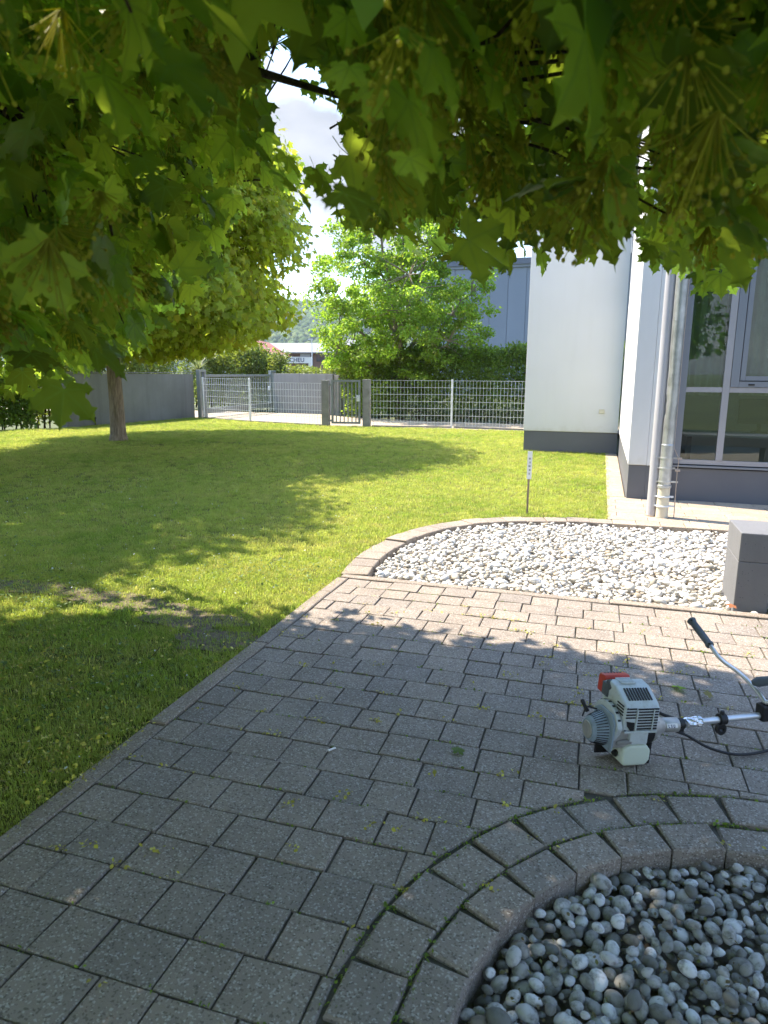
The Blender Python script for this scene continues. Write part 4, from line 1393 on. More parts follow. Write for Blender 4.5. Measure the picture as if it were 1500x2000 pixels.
def field_tree():
    c0 = np.array([-6.85, 23.9, 0.0])
    t = thing('leafy_tree', 'fresh green broad tree with several stems beyond the mesh fence', 'tree', tuple(c0))
    MB().tube([(0, 0, -.2), (.02, 0, .6), (0, 0, 1.3), (.05, 0, 2.2)], [.2, .16, .14, .13], 10).obj('trunk', M_BARK, t, smooth=True)
    stems = [((.05, 0, 2.1), (.05, .1, 8.2)), ((0, 0, 1.3), (-1.5, .3, 6.6)), ((.05, 0, 2.0), (1.3, -.2, 7.0)), ((.02, 0, 1.5), (2.4, .3, 4.2)), ((0, 0, 1.4), (-2.6, -.3, 4.0)), ((.04, 0, 2.2), (-.6, -1.2, 7.3)), ((.02, 0, 1.6), (.8, -1.9, 4.6)), ((0, 0, 1.2), (-1.0, 1.8, 4.8)), ((0.02, 0, 1.2), (1.9, -.8, 2.6)), ((0, 0, 1.1), (-2.0, -.9, 2.4))]
    sp_ = []
    for a, b in stems:
        pts = limb(a, b, .05, 9, .07)
        MB().tube(pts, list(np.linspace(.085, .015, 9)), 8).obj('branch', M_BARK, t, smooth=True)
        sp_ += [np.array(p[:]) for p in pts[2:]]
    sp_ = np.array(sp_)
    cc = np.array([0.0, 0, 4.0])
    cl_ = []
    tries = 0
    while len(cl_) < 310 and tries < 20000:
        tries += 1
        u_ = unit(rng.normal(size=3)) * rng.rand() ** (1 / 2.4)
        if u_[2] > 0:
            w_ = 3.3 * (1 - .45 * u_[2] ** 1.5)
        else:
            w_ = 3.3
        p = cc + u_ * np.array([w_, w_ * .9, 4.9 if u_[2] > 0 else 3.2])
        if p[2] < .75: continue
        if all(np.linalg.norm(p - q) > .42 for q in cl_): cl_.append(p)
    cl_ = np.array(cl_)
    tb = MB()
    for q in cl_:
        j = np.argmin(np.linalg.norm(sp_ - q, axis=1))
        tb.tube(limb(tuple(sp_[j]), tuple(q), .03, 4, .06), [.02, .016, .011, .006], 4, cap=False)
    tb.obj('twigs', M_BARK, t, kind='stuff')
    N = 60000
    w_ = rng.randint(len(cl_), size=N)
    szc = rng.uniform(.26, .54, len(cl_))
    P = cl_[w_] + unit(rng.normal(size=(N, 3))) * ((rng.rand(N) ** .45) * szc[w_])[:, None] * np.array([1, 1, .62])
    P = P[P[:, 2] > .5]
    tips = unit(np.c_[rng.normal(0, .7, (len(P), 2)), rng.normal(-.35, .45, len(P))])
    nor = np.c_[rng.normal(0, .5, (len(P), 2)), np.full(len(P), .8)]
    leaf_cloud('leaves', M_FRESH, QUAD, P, frames(tips, nor), np.clip(rng.normal(.105, .025, len(P)), .05, .16), t, 6)
field_tree()

def hedge(name, label, cat, x0, x1, depth, h, y_, ang, N, mat, temps, size, top=0.25, z0=0.0, taper=0.0, group=None):
    t = thing(name, label, cat, (x0, y_, 0), ang, group)
    L_ = x1 - x0
    P = np.c_[rng.uniform(0, L_, N), rng.uniform(0, depth, N), rng.rand(N) ** .8 * h + z0]
    hh = h * (1 + top * (np.sin(P[:, 0] * 2.1 + 1) * .3 + np.sin(P[:, 0] * 5.3) * .25 + rng.normal(0, .22, N)))
    if taper:
        hh *= 1 - taper * (P[:, 0] / L_) ** 2
    P[:, 2] = z0 + (P[:, 2] - z0) / h * hh
    bul = .18 * np.sin(P[:, 0] * 3.1) + .12 * np.sin(P[:, 2] * 4 + P[:, 0])
    P[:, 1] += bul
    shell = (np.minimum(P[:, 1] - bul, depth - (P[:, 1] - bul)) < .35) | (P[:, 2] > z0 + hh * .75)
    P = P[shell]
    tips = unit(np.c_[rng.normal(0, .6, len(P)), rng.normal(-.25, .6, len(P)), rng.normal(.35, .5, len(P))])
    nor = np.c_[rng.normal(0, .6, len(P)), rng.normal(-.4, .6, len(P)), rng.normal(.7, .4, len(P))]
    leaf_cloud('leaves', mat, temps, P, frames(tips, nor), np.clip(rng.normal(size, size * .25, len(P)), size * .4, size * 1.7), t, 9)
    tb = MB()
    for k in range(int(L_ * 5)):
        xx = rng.uniform(0, L_); yy_ = depth * rng.uniform(.3, .7)
        tb.tube([(xx, yy_, -.1), (xx + rng.normal(0, .1), yy_ + rng.normal(0, .08), h * .45), (xx + rng.normal(0, .2), yy_ + rng.normal(0, .15), h * .9)], [.022, .016, .006], 5, cap=False)
    tb.obj('stems', M_TWIG, t)
    return t
hedge('laurel_hedge', 'laurel hedge rising above the long grey garden wall', 'hedge', -15.2, -9.6, .9, 2.35, 15.6, R(80), 14000, M_LAUREL, NARROW, .15, group='laurel hedges')
hedge('laurel_hedge', 'tall laurel hedge behind the barred drive gate', 'hedge', -18.6, -13.5, 1.3, 2.6, 27.8, R(-4), 24000, M_LAUREL, NARROW, .16, taper=.1, group='laurel hedges')
hedge('laurel_hedge', 'low laurel hedge above the rear panelled wall', 'hedge', -13.2, -7.5, 1.1, 1.72, 27.2, R(-12), 14000, M_LAUREL, NARROW, .13, top=.12, group='laurel hedges')
hedge('clipped_hedge', 'tall clipped hedge between the fresh green tree and the white building', 'hedge', -8.9, 1.5, 1.2, 2.38, 23.3, R(-1.5), 80000, M_HEDGE, QUAD, .085, top=.10)
hedge('dark_hedge', 'dark hedge at the left edge beyond the lawn', 'hedge', -19.0, -13.6, 1.0, 1.75, 11.8, R(43), 40000, M_HEDGE, QUAD, .09)
hedge('ground_cover_bed', 'low pale ground cover in front of the clipped hedge', 'shrubs', -6.4, -.4, .7, .42, 22.1, R(-2), 5200, M_COVER, QUAD, .07, top=.5)
# spiky shrub between the two laurels
yu = thing('spiky_shrub', 'pale spiky shrub above the left gate post', 'shrub', (-15.3, 24.3, 0))
MB().tube([(0, 0, -.1), (.02, 0, .8), (0, 0, 1.7)], [.07, .06, .05], 8).obj('stem', M_BARK, yu, smooth=True)
sb = MB()
for k in range(70):
    a = rng.uniform(0, 2 * PI); e_ = rng.uniform(-.2, 1.4); L_ = rng.uniform(.5, .85)
    d = Vector((math.cos(a) * math.cos(e_), math.sin(a) * math.cos(e_), math.sin(e_)))
    p0 = Vector((0, 0, 1.65 + rng.uniform(-.15, .1))); p1 = p0 + d * L_ * .5; p2 = p0 + d * L_ + Vector((0, 0, -.12 * L_))
    sd = d.cross(Vector((0, 0, 1))).normalized() * .022
    sb.add([p0 - sd, p0 + sd, p1 + sd, p1 - sd, p2], [(0, 1, 2, 3), (3, 2, 4)])
sb.obj('leaves', M_COVER, yu)

# ------------------------------------------------------------------ grass
TUFTS = bpy.data.collections.new('grass_tufts')
def tuft(seed, nb, hgt, wid, spread):
    r_ = np.random.RandomState(seed)
    V, F = [], []
    for i in range(nb):
        a = r_.uniform(0, 2 * PI); b0 = r_.normal(0, spread, 2); l_ = hgt * r_.uniform(.55, 1.15); lean = r_.uniform(.1, .9)
        d = np.array([math.cos(a), math.sin(a), 0]); s_ = np.array([-d[1], d[0], 0]) * wid * r_.uniform(.7, 1.2)
        p0 = np.array([b0[0], b0[1], -.004]); p1 = p0 + d * l_ * lean * .35 + np.array([0, 0, l_ * .6]); p2 = p0 + d * l_ * lean + np.array([0, 0, l_ * (1.0 - .35 * lean)])
        o_ = len(V)
        V += [p0 - s_, p0 + s_, p1 + s_ * .8, p1 - s_ * .8, p2]
        F += [(o_, o_ + 1, o_ + 2), (o_, o_ + 2, o_ + 3), (o_ + 3, o_ + 2, o_ + 4)]
    me = np_mesh('grass_tuft', np.array(V), np.array(F), M_GRASS)
    o = bpy.data.objects.new('grass_tuft', me)
    TUFTS.objects.link(o)
for s_ in range(5):
    tuft(s_, 18, .026 + .004 * s_, .0017, .022)
from mathutils.geometry import tessellate_polygon
def in_poly(x, y, poly):
    inside = np.zeros(len(x), bool)
    n_ = len(poly)
    j = n_ - 1
    for i in range(n_):
        xi, yi = poly[i]; xj, yj = poly[j]
        c = ((yi > y) != (yj > y)) & (x < (xj - xi) * (y - yi) / (yj - yi + 1e-12) + xi)
        inside ^= c
        j = i
    return inside
BARE = [(-3.05, 3.78, .55, .17), (-2.45, 3.62, .42, .2), (-3.85, 3.85, .5, .17), (-2.1, 3.35, .28, .2), (-2.75, 2.9, .3, .1), (-9.3, 12.6, .9, .3), (-7.6, 13.6, 1.4, .25)]
pts, scl = [], []
for (x0, x1, y0, y1, dens, sc_) in ((-7.5, -1.8, .6, 5.5, 1700, .85), (-6, .2, 5.5, 9, 900, 1.0), (-12.5, -6, 2.5, 9, 420, 1.15), (-15, .2, 9, 14.5, 420, 1.2), (-15, -1.2, 14.5, 21.2, 300, 1.3)):
    n_ = int((x1 - x0) * (y1 - y0) * dens)
    q = np.c_[rng.uniform(x0, x1, n_), rng.uniform(y0, y1, n_)]
    ok = in_poly(q[:, 0], q[:, 1], lawn_poly)
    kp = np.ones(n_)
    for bx, by, rx, ry in BARE:
        kp *= 1 - .6 * np.exp(-(((q[:, 0] - bx) / rx) ** 2 + ((q[:, 1] - by) / ry) ** 2) ** 2)
    # only what the lens and a step to either side can see
    d_ = q - 0
    f2 = np.array([-math.sin(TH), math.cos(TH)]); r2 = np.array([math.cos(TH), math.sin(TH)])
    ok &= np.abs(q @ r2) < (q @ f2) * .62 + 1.6
    ok &= rng.rand(n_) < kp
    q = q[ok]
    pts.append(np.c_[q, np.full(len(q), -.012)])
    scl.append(np.clip(rng.normal(sc_, .25 * sc_, len(q)), .4, 2))
pts = np.concatenate(pts); scl = np.concatenate(scl)
gm = bpy.data.meshes.new('grass')
gm.vertices.add(len(pts)); gm.vertices.foreach_set('co', pts.astype(np.float32).ravel())
a_ = gm.attributes.new('scl', 'FLOAT', 'POINT'); a_.data.foreach_set('value', scl.astype(np.float32))
a_ = gm.attributes.new('rotz', 'FLOAT_VECTOR', 'POINT'); a_.data.foreach_set('vector', np.c_[rng.normal(0, .12, (len(pts), 2)), rng.uniform(0, 6.28, len(pts))].astype(np.float32).ravel())
gm.update()
grass = bpy.data.objects.new('grass', gm); link(grass); tag(grass, kind='stuff', label='short mown grass of the lawn in sun and shade', cat='grass')
ng = bpy.data.node_groups.new('grass_scatter', 'GeometryNodeTree')
ng.interface.new_socket('Geometry', in_out='INPUT', socket_type='NodeSocketGeometry')
ng.interface.new_socket('Geometry', in_out='OUTPUT', socket_type='NodeSocketGeometry')
gi = ng.nodes.new('NodeGroupInput'); go = ng.nodes.new('NodeGroupOutput')
iop = ng.nodes.new('GeometryNodeInstanceOnPoints')
ci = ng.nodes.new('GeometryNodeCollectionInfo'); ci.inputs['Collection'].default_value = TUFTS
ci.inputs['Separate Children'].default_value = True; ci.inputs['Reset Children'].default_value = True
na = ng.nodes.new('GeometryNodeInputNamedAttribute'); na.data_type = 'FLOAT'; na.inputs['Name'].default_value = 'scl'
nb_ = ng.nodes.new('GeometryNodeInputNamedAttribute'); nb_.data_type = 'FLOAT_VECTOR'; nb_.inputs['Name'].default_value = 'rotz'
rv = ng.nodes.new('FunctionNodeRandomValue'); rv.data_type = 'INT'
rv.inputs[4].default_value = 0; rv.inputs[5].default_value = 4
gl = ng.links.new
gl(gi.outputs[0], iop.inputs['Points']); gl(ci.outputs[0], iop.inputs['Instance'])
iop.inputs['Pick Instance'].default_value = True
gl(rv.outputs[2], iop.inputs['Instance Index'])
gl(na.outputs['Attribute'], iop.inputs['Scale']); gl(nb_.outputs['Attribute'], iop.inputs['Rotation'])
gl(iop.outputs[0], go.inputs[0])
md = grass.modifiers.new('scatter', 'NODES'); md.node_group = ng

# clover, petals and fallen blossom (nobody could count these)
def litter(name, label, cat, mat, temps, P, size, flat=.25, seed=1):
    n_ = len(P)
    a = rng.uniform(0, 2 * PI, n_)
    tips = np.c_[np.cos(a), np.sin(a), rng.normal(0, flat, n_)]
    nor = np.c_[rng.normal(0, flat, (n_, 2)), np.ones(n_)]
    o = leaf_cloud(name, mat, temps, P, frames(tips, nor), np.clip(rng.normal(size, size * .3, n_), size * .4, size * 2), None, seed)
    tag(o, label, cat, kind='stuff')
    return o
n_ = 12000
cx = np.c_[rng.uniform(-6.5, -1.86, n_), rng.uniform(1.2, 5.0, n_), rng.uniform(.012, .035, n_)]
cx = cx[rng.rand(len(cx)) < np.clip(.25 + .75 * np.sin(cx[:, 0] * 2.3 + 1) * np.sin(cx[:, 1] * 2.9), .05, 1)]
litter('clover', 'clover and broad weed leaves scattered in the near lawn', 'clover', M_CLOVER, QUAD, cx, .019, .35, 2)
n_ = 15000
fb = np.c_[rng.uniform(-4.6, -1.78, n_), rng.uniform(1.0, 3.6, n_), rng.uniform(.022, .05, n_)]
fb = fb[rng.rand(len(fb)) < np.clip(1.15 - (fb[:, 1] - 1.2) / 2.0, .03, 1) * np.clip(.35 + .65 * np.sin(fb[:, 0] * 4.1) * np.sin(fb[:, 1] * 5.3), .08, 1)]
fp = []
for k in range(150):
    c = (rng.uniform(-1.8, 1.3), rng.uniform(.9, 4.4))
    if math.dist(c, RC) < .98: continue
    m_ = rng.randint(4, 15)
    jy = 1.761 + CW * round((c[1] - 1.761) / CW)
    cy_ = jy if rng.rand() < .5 else c[1]
    fp.append(np.c_[c[0] + rng.normal(0, .02, m_), cy_ + rng.normal(0, .008 if cy_ == jy else .016, m_), np.full(m_, .006)])
fp = np.concatenate(fp)
litter('fallen_blossom', 'yellow green fallen maple blossom on the paving', 'blossom litter', M_FALLEN, QUAD, fp, .0125, .5, 3)
litter('fallen_blossom', 'yellow fallen maple blossom caught in the near lawn', 'blossom litter', M_FALLEN, QUAD, fb, .017, .5, 6)
n_ = 700
pe = np.c_[rng.uniform(-8, -1.9, n_), rng.uniform(1.3, 8.5, n_), rng.uniform(.02, .04, n_)]
litter('fallen_petals', 'small pale petals lying in the grass', 'petals', M_PETAL, QUAD, pe, .013, .4, 4)
n_ = 1500
rr_ = np.sqrt(rng.rand(n_)) * .95; aa_ = rng.uniform(0, 2 * PI, n_)
dz = np.where(rr_ > .88, -.06, -.045)
litter('bed_debris', 'leaf crumbs and dry blossom between the grey pebbles', 'leaf crumbs', M_DEBRIS, QUAD, np.c_[RC[0] + rr_ * np.cos(aa_), RC[1] + rr_ * np.sin(aa_), dz + rng.uniform(-.015, .015, n_)], .013, .6, 7)
# moss tufts in the joints
jn = []
for k in range(700):
    kk = rng.randint(-3, 17)
    x_ = rng.uniform(-1.76, 2.0); y_ = 1.761 + CW * kk
    if math.dist((x_, y_), RC) < R_OUT: continue
    jn.append((x_, y_, .0))
for k in range(260):
    a = rng.uniform(R(90), R(180)); r_ = [1.262, 1.092][k % 2] + rng.normal(0, .004)
    jn.append((RC[0] + r_ * math.cos(a), RC[1] + r_ * math.sin(a), .002))
jn = np.repeat(np.array(jn), 4, axis=0) + np.c_[rng.normal(0, .012, (len(jn) * 4, 1)), rng.normal(0, .003, (len(jn) * 4, 1)), rng.uniform(-.008, .003, (len(jn) * 4, 1))]
litter('joint_moss', 'moss and tiny weeds growing in the paving joints', 'moss', M_HEDGE, QUAD, jn, .010, .9, 5)

for bx, by, rx, ry in BARE[:4]:
    m_ = 26
    ph = rng.uniform(0, 6.28, 3)
    sheet('bare_soil', [(bx + rx * .9 * math.cos(2 * PI * k / m_) * (1 + .18 * math.sin(3 * 2 * PI * k / m_ + ph[0]) + .12 * math.sin(7 * 2 * PI * k / m_ + ph[1])), by + ry * .9 * math.sin(2 * PI * k / m_) * (1 + .2 * math.sin(4 * 2 * PI * k / m_ + ph[2]))) for k in range(m_)], -.006 + .0005 * bx % .001, M_BARE)
# single fallen things
def fallen(name, label, cat, x, y, size, mat, temp, z=0.012, rz=0.0, tilt=.3):
    V, T, vn = temp
    me = np_mesh(name, V, T, mat, {'vein': vn}, smooth=True)
    o = bpy.data.objects.new(name, me); link(o)
    o.location = (x, y, z); o.rotation_euler = (tilt, .15, rz); o.scale = (size,) * 3
    return tag(o, label, cat)
fallen('dry_leaf', 'rust brown dry leaf at the foot of the concrete bench', 'leaf', .93, 4.86, .05, M_BROWNLEAF, LO[0], .03, .4)
fallen('fallen_leaf', 'yellow green leaf on the paving right of the engine', 'leaf', .60, 3.42, .045, M_FALLEN, LO[1], .02, 1.0, .6)
fallen('fallen_leaf', 'small torn green leaf on the paving behind the engine', 'leaf', .48, 3.50, .05, M_FRESH, LO[2], .014, 2.0)
fallen('fallen_leaf', 'pale green leaf scrap on the paving in front of the engine', 'leaf', -.47, 2.56, .04, M_FRESH, LO[3], .014, .2)
cb = MB().tube([(-.018, 0, .006), (.018, 0, .006)], .0045, 8).obj('cigarette_butt', M_PAPER)
cb.location = (-.98, 2.43, 0); cb.rotation_euler = (0, 0, R(55)); tag(cb, 'white cigarette butt lying on the grey paving', 'cigarette butt')
tk = MB().tube([(0, 0, .02), (.01, .05, .04), (0, .1, .05), (.015, .15, .03)], [.002, .0025, .002, .001], 5).obj('twig', M_TWIG)
tk.location = (-2.25, 2.95, 0); tag(tk, 'dry bent twig lying in the grass by the kerb', 'twig')

# ------------------------------------------------------------------ brush cutter
ENG = thing('brush_cutter', 'white petrol brush cutter with red filter lying on the paving', 'brush cutter', (0.248, 2.772, 0.0), math.atan2(.48909, .87223))
TILT = R(4.0)
def ET(b):
    """engine parts are drawn round the crank axis (z=0 there) and set on the paving"""
    out = []
    for x_, y_, z_ in b.v:
        X = x_ * math.cos(TILT) + z_ * math.sin(TILT); Z = -x_ * math.sin(TILT) + z_ * math.cos(TILT)
        out.append((X - .07, y_, Z + .146))
    b.v = out
    return b
def epart(b, name, mat, parent=ENG, **k):
    return ET(b).obj(name, mat, parent, **k)
# cover
prof = [(-.082, .02), (-.088, .045), (-.088, .118), (-.07, .138), (.0, .176), (.055, .182), (.085, .165), (.088, .03)]
cover = epart(MB().prism(prof, 'x', -.078, .078), 'engine_cover', M_EWHITE, bevel=.012, segs=3, smooth=True)
b = MB()
for i in range(8):
    z_ = .034 + i * .0118
    b.box(-.022, .070, -.0898, -.0878, z_, z_ + .0062)
epart(b, 'front_slot_shade', M_EBLACK, cover)  # raised black strips; shade inside the slots given as colour, nothing is cut
b = MB()
for i in range(4):
    z_ = .082 + i * .0122
    b.box(-.071, -.028, -.0898, -.0878, z_, z_ + .006)
    b.box(-.0797, -.0777, -.078, -.03, z_ + .006, z_ + .012)
epart(b, 'side_slot_shade', M_EBLACK, cover)  # black strips laid on the cover, painted shade of the side slots
epart(MB().prism([(-.066, .07), (-.03, .064), (-.03, .03), (-.045, .03), (-.062, .05)], 'y', -.0905, -.0878), 'plug_opening_shade', M_EBLACK, cover)  # flat black plate, painted dark of the opening's inside
b = MB()
for q in ((-.026, -.020, .026, .118), (.046, .051, .026, .118)):
    b.box(q[0], q[1], -.0925, -.0879, q[2], q[3])
b.box(-.07, .072, -.0935, -.0879, .021, .029)
epart(b, 'front_rib', M_EWHITE, cover, bevel=.0012)
top_n = Vector((0, -.038, .07)).normalized()
ang_t = math.atan2(.038, .07)
b = MB()
for i in range(9):
    x_ = -.046 + i * .0122
    b.cbox((x_, -.036, .1585), (.0062, .058, .004), Matrix.Rotation(ang_t, 3, 'X'))
epart(b, 'top_slot_shade', M_EBLACK, cover)  # black bars lying on the slope, slot shade as plain black
b = MB()
for i in range(4):
    b.box(-.045, .02, .012 + i * .014, .018 + i * .014, .180, .186)
epart(b, 'top_rib', M_EWHITE, cover, bevel=.001)
b = MB()
for q in ((-.064, -.0885, .122), (.066, -.0885, .118), (-.066, -.0885, .03), (.064, -.0885, .024)):
    b.tube([(q[0], q[1] + .004, q[2]), (q[0], q[1] - .0015, q[2])], .0036, 10)
epart(b, 'cover_screw', M_GRIP, cover)
# red air filter and dark carburettor
flt = epart(MB().prism([(.089, .10), (.089, .168), (.097, .180), (.135, .176), (.142, .16), (.142, .10)], 'x', -.070, .045), 'air_filter', M_ERED, bevel=.006, smooth=True)
b = MB()
for i in range(6):
    b.box(-.055 + i * .014, -.047 + i * .014, .098, .132, .1725, .1775)
epart(b, 'filter_slot_shade', M_EBLACK, flt)  # black strips on the filter top, shade of its slots as colour
epart(MB().box(-.085, -.02, .04, .084, .11, .165).tube([(-.07, .03, .15), (-.07, .06, .175)], .014, 10), 'carburettor', M_GRIP, bevel=.006, smooth=True)
# fan housing plate and recoil starter
pl = []
for k in range(20):
    a = 2 * PI * k / 20
    r_ = (.10 if math.sin(a) > .2 else .084) if math.sin(a) > -.2 else .072
    pl.append((r_ * math.cos(a), r_ * math.sin(a) + .012))
fan = epart(MB().prism(pl, 'x', -.104, -.082), 'fan_housing', M_EWHITE, bevel=.004, smooth=True)
b = MB()
for k in range(2, 9):
    a = PI * k / 10
    b.cbox((-.093, .100 * math.cos(a), .012 + .100 * math.sin(a)), (.012, .008, .004), Matrix.Rotation(a - PI / 2, 3, 'X'))
epart(b, 'fan_rib', M_EBLACK, fan)
epart(MB().prism([(-.075, -.07), (.06, -.07), (.075, -.02), (.07, .06), (.03, .085), (-.06, .085), (-.082, .05), (-.082, -.04)], 'x', -.113, -.104), 'starter_flange', M_EBLUE, bevel=.004, smooth=True)
stc = epart(MB().tube([(-.113, 0, 0), (-.145, 0, -.002), (-.168, 0, -.004), (-.176, 0, -.004)], [.068, .058, .049, .042], 36), 'starter_cover', M_EBLUE, smooth=True)
b = MB()
for k in range(34):
    a = 2 * PI * k / 34
    c, s_ = math.cos(a), math.sin(a)
    p0 = Vector((-.119, .0675 * c, .0675 * s_)); p1 = Vector((-.163, .0525 * c, .0525 * s_ - .003))
    b.tube([p0, p1], [.0022, .0018], 4)
epart(b, 'starter_slot_shade', M_EBLACK, stc)  # black rods on the cone, painted dark of the starter slots
epart(MB().tube([(-.177, 0, -.004), (-.1795, 0, -.004)], [.036, .034], 24), 'starter_badge', M_EALU, stc, smooth=True)
epart(MB().tube([(-.12, .04, .06), (-.15, .05, .066), (-.168, .05, .068)], .0035, 6).tube([(-.168, .03, .058), (-.172, .05, .072), (-.17, .075, .082)], [.009, .0075, .009], 8).tube([(-.165, .048, .07), (-.182, .04, .03)], [.004, .003], 6), 'pull_handle', M_EBLACK, smooth=True)
# crankcase, clutch housing, tube
epart(MB().box(-.10, .06, -.06, .06, -.062, .03), 'crankcase', M_EALU, bevel=.01, smooth=True)
epart(MB().box(-.03, .05, -.075, -.05, -.04, .02), 'muffler_guard', M_EWHITE, bevel=.006, smooth=True)
b = MB().tube([(.055, 0, -.002), (.085, 0, -.002)], [.066, .068], 28)
epart(b, 'clutch_flange', M_EBLACK, smooth=True)
clt = epart(MB().tube([(.086, 0, 0), (.096, 0, 0), (.12, 0, 0), (.146, 0, 0), (.156, 0, 0)], [.069, .067, .054, .036, .032], 30), 'clutch_housing', M_EALU, smooth=True)
b = MB()
for k in range(6):
    a = 2 * PI * k / 6 + .3
    b.tube([(.094, .06 * math.cos(a), .06 * math.sin(a)), (.112, .057 * math.cos(a), .057 * math.sin(a))], .006, 8)
epart(b, 'bolt_boss', M_EALU, clt, smooth=True)
epart(MB().tube([(.156, 0, 0), (.16, 0, 0), (.226, 0, 0), (.229, 0, 0)], [.028, .03, .03, .027], 26), 'drive_tube', M_EALU, smooth=True)
st = epart(MB().cbox((.186, -.0295, .0115), (.048, .004, .017), Matrix.Rotation(R(-25), 3, 'X')), 'sticker', M_SIGN)
b = MB()
gl_ = [[(0, 0, 2, 9), (0, 0, 5, 2), ], [(8, 0, 5, 2), (8, 3.5, 5, 2), (8, 7, 5, 2), (8, 3.5, 1.6, 5), (11.4, 0, 1.6, 4)], [(16, 0, 2, 9), (20, 0, 2, 9), (16, 0, 6, 2)]]
for g_ in gl_:
    for (x_, z_, w_, h_) in g_:
        c = Vector((.168 + (x_ + w_ / 2) * .0014, 0, (z_ + h_ / 2 - 4.5) * .0014))
        c = Matrix.Rotation(R(-25), 3, 'X') @ c
        b.cbox((c.x, c.y - .0317, c.z + .0105), (w_ * .0014, .001, h_ * .0014), Matrix.Rotation(R(-25), 3, 'X'))
epart(b, 'print', M_BLUEINK, st)
# tank and foot
tank = epart(MB().prism([(-.052, -.105), (-.042, -.135), (.06, -.135), (.076, -.112), (.076, -.07), (.055, -.045), (-.02, -.042), (-.05, -.062)], 'y', -.072, .045), 'fuel_tank', M_TANK, bevel=.014, segs=3, smooth=True)
epart(MB().tube([(-.052, -.03, -.092), (-.066, -.036, -.098)], [.012, .013], 16), 'tank_cap', M_EBLACK, tank, smooth=True)
epart(MB().box(.079, .092, -.05, .045, -.14, -.04).box(-.1, .09, .046, .056, -.14, -.1), 'stand', M_EBLACK, bevel=.004)
epart(MB().tube([(-.082, -.035, -.05), (-.07, -.06, -.035), (-.045, -.065, -.03), (-.02, -.066, -.03)], .011, 8), 'exhaust_elbow', M_CPOST, smooth=True)
# shaft in the thing's own frame (axis meets the engine tube)
ZS = .132
def opart(b, name, mat, parent=ENG, **k):
    return b.obj(name, mat, parent, **k)
sh = opart(MB().tube([(.15, 0, ZS), (1.5, 0, ZS - .01)], .0135, 20), 'shaft', M_SHAFT, smooth=True)
opart(MB().tube([(.158, 0, ZS), (.161, 0, ZS), (.186, 0, ZS), (.189, 0, ZS)], [.02, .0235, .0235, .02], 16).box(.16, .187, -.012, .012, ZS - .034, ZS - .02), 'shaft_clamp', M_EBLACK, smooth=True)
fo = MB()
V, F = [], []
for i in range(9):
    for k in range(14):
        a = 2 * PI * k / 14
        r_ = .0175 + rng.uniform(-.003, .006)
        V.append((.196 + i * .0095 + rng.uniform(-.004, .004), r_ * math.cos(a), ZS + r_ * math.sin(a)))
for i in range(8):
    for k in range(14):
        F.append((i * 14 + k, i * 14 + (k + 1) % 14, (i + 1) * 14 + (k + 1) % 14, (i + 1) * 14 + k))
opart(fo.add(V, F), 'foil_wrap', M_FOIL, sh)
br = MB().tube([(.355, 0, ZS), (.357, 0, ZS), (.385, 0, ZS), (.387, 0, ZS)], [.02, .024, .024, .02], 18)
nr = 18
V, F = [], []
for s2 in (-.009, .009):
    for rr_ in (.0095, .022):
        for k in range(nr):
            a = 2 * PI * k / nr
            V.append((.371 + rr_ * math.cos(a), s2, ZS - .045 + rr_ * math.sin(a) * (1.15 if rr_ > .01 else 1)))
for k in range(nr):
    j = (k + 1) % nr
    F += [(k, j, nr + j, nr + k), (2 * nr + k, 3 * nr + k, 3 * nr + j, 2 * nr + j), (nr + k, nr + j, 3 * nr + j, 3 * nr + k), (k, 2 * nr + k, 2 * nr + j, j)]
br.add(V, F)
br.tube([(.371, 0, ZS + .02), (.371, 0, ZS + .036)], [.011, .008], 10)
opart(br, 'harness_bracket', M_EBLACK, smooth=True)
HB = .575
opart(MB().cbox((HB, 0, ZS + .012), (.05, .05, .07)), 'handle_clamp', M_EBLACK, bevel=.008)
hp = [(HB, .0, .186), (HB, .03, .204), (HB, .075, .222), (HB, .13, .240), (HB, .19, .250), (HB, .26, .255), (HB, .31, .266), (HB, .352, .286), (HB, .375, .300)]
def smooth_path(p, n=4):
    P = [Vector(q) for q in p]; out = []
    for i in range(len(P) - 1):
        p0 = P[max(i - 1, 0)]; p1 = P[i]; p2 = P[i + 1]; p3 = P[min(i + 2, len(P) - 1)]
        for k in range(n):
            t = k / n
            out.append(.5 * ((2 * p1) + (p2 - p0) * t + (2 * p0 - 5 * p1 + 4 * p2 - p3) * t * t + (3 * p1 - p0 - 3 * p2 + p3) * t ** 3))
    out.append(P[-1])
    return out
opart(MB().tube(smooth_path(hp), .0095, 14), 'handlebar', M_SHAFT, smooth=True)
g0, g1 = Vector((HB, .365, .292)), Vector((HB, .525, .366))
gd = (g1 - g0)
gpts = [g0 + gd * t for t in (0, .02, .09, .12, .5, .85, .9, .97, 1.0)]
grip = opart(MB().tube(gpts, [.014, .019, .0195, .0165, .0172, .0168, .020, .022, .016], 18), 'grip', M_GRIP, smooth=True)
for q in (g0 + gd * .05, g0 + gd * .93):
    opart(MB().tube([q + Vector((-.012, -.012, .010)), q + Vector((-.016, -.016, .013))], .004, 8), 'screw', M_EBLACK, grip)
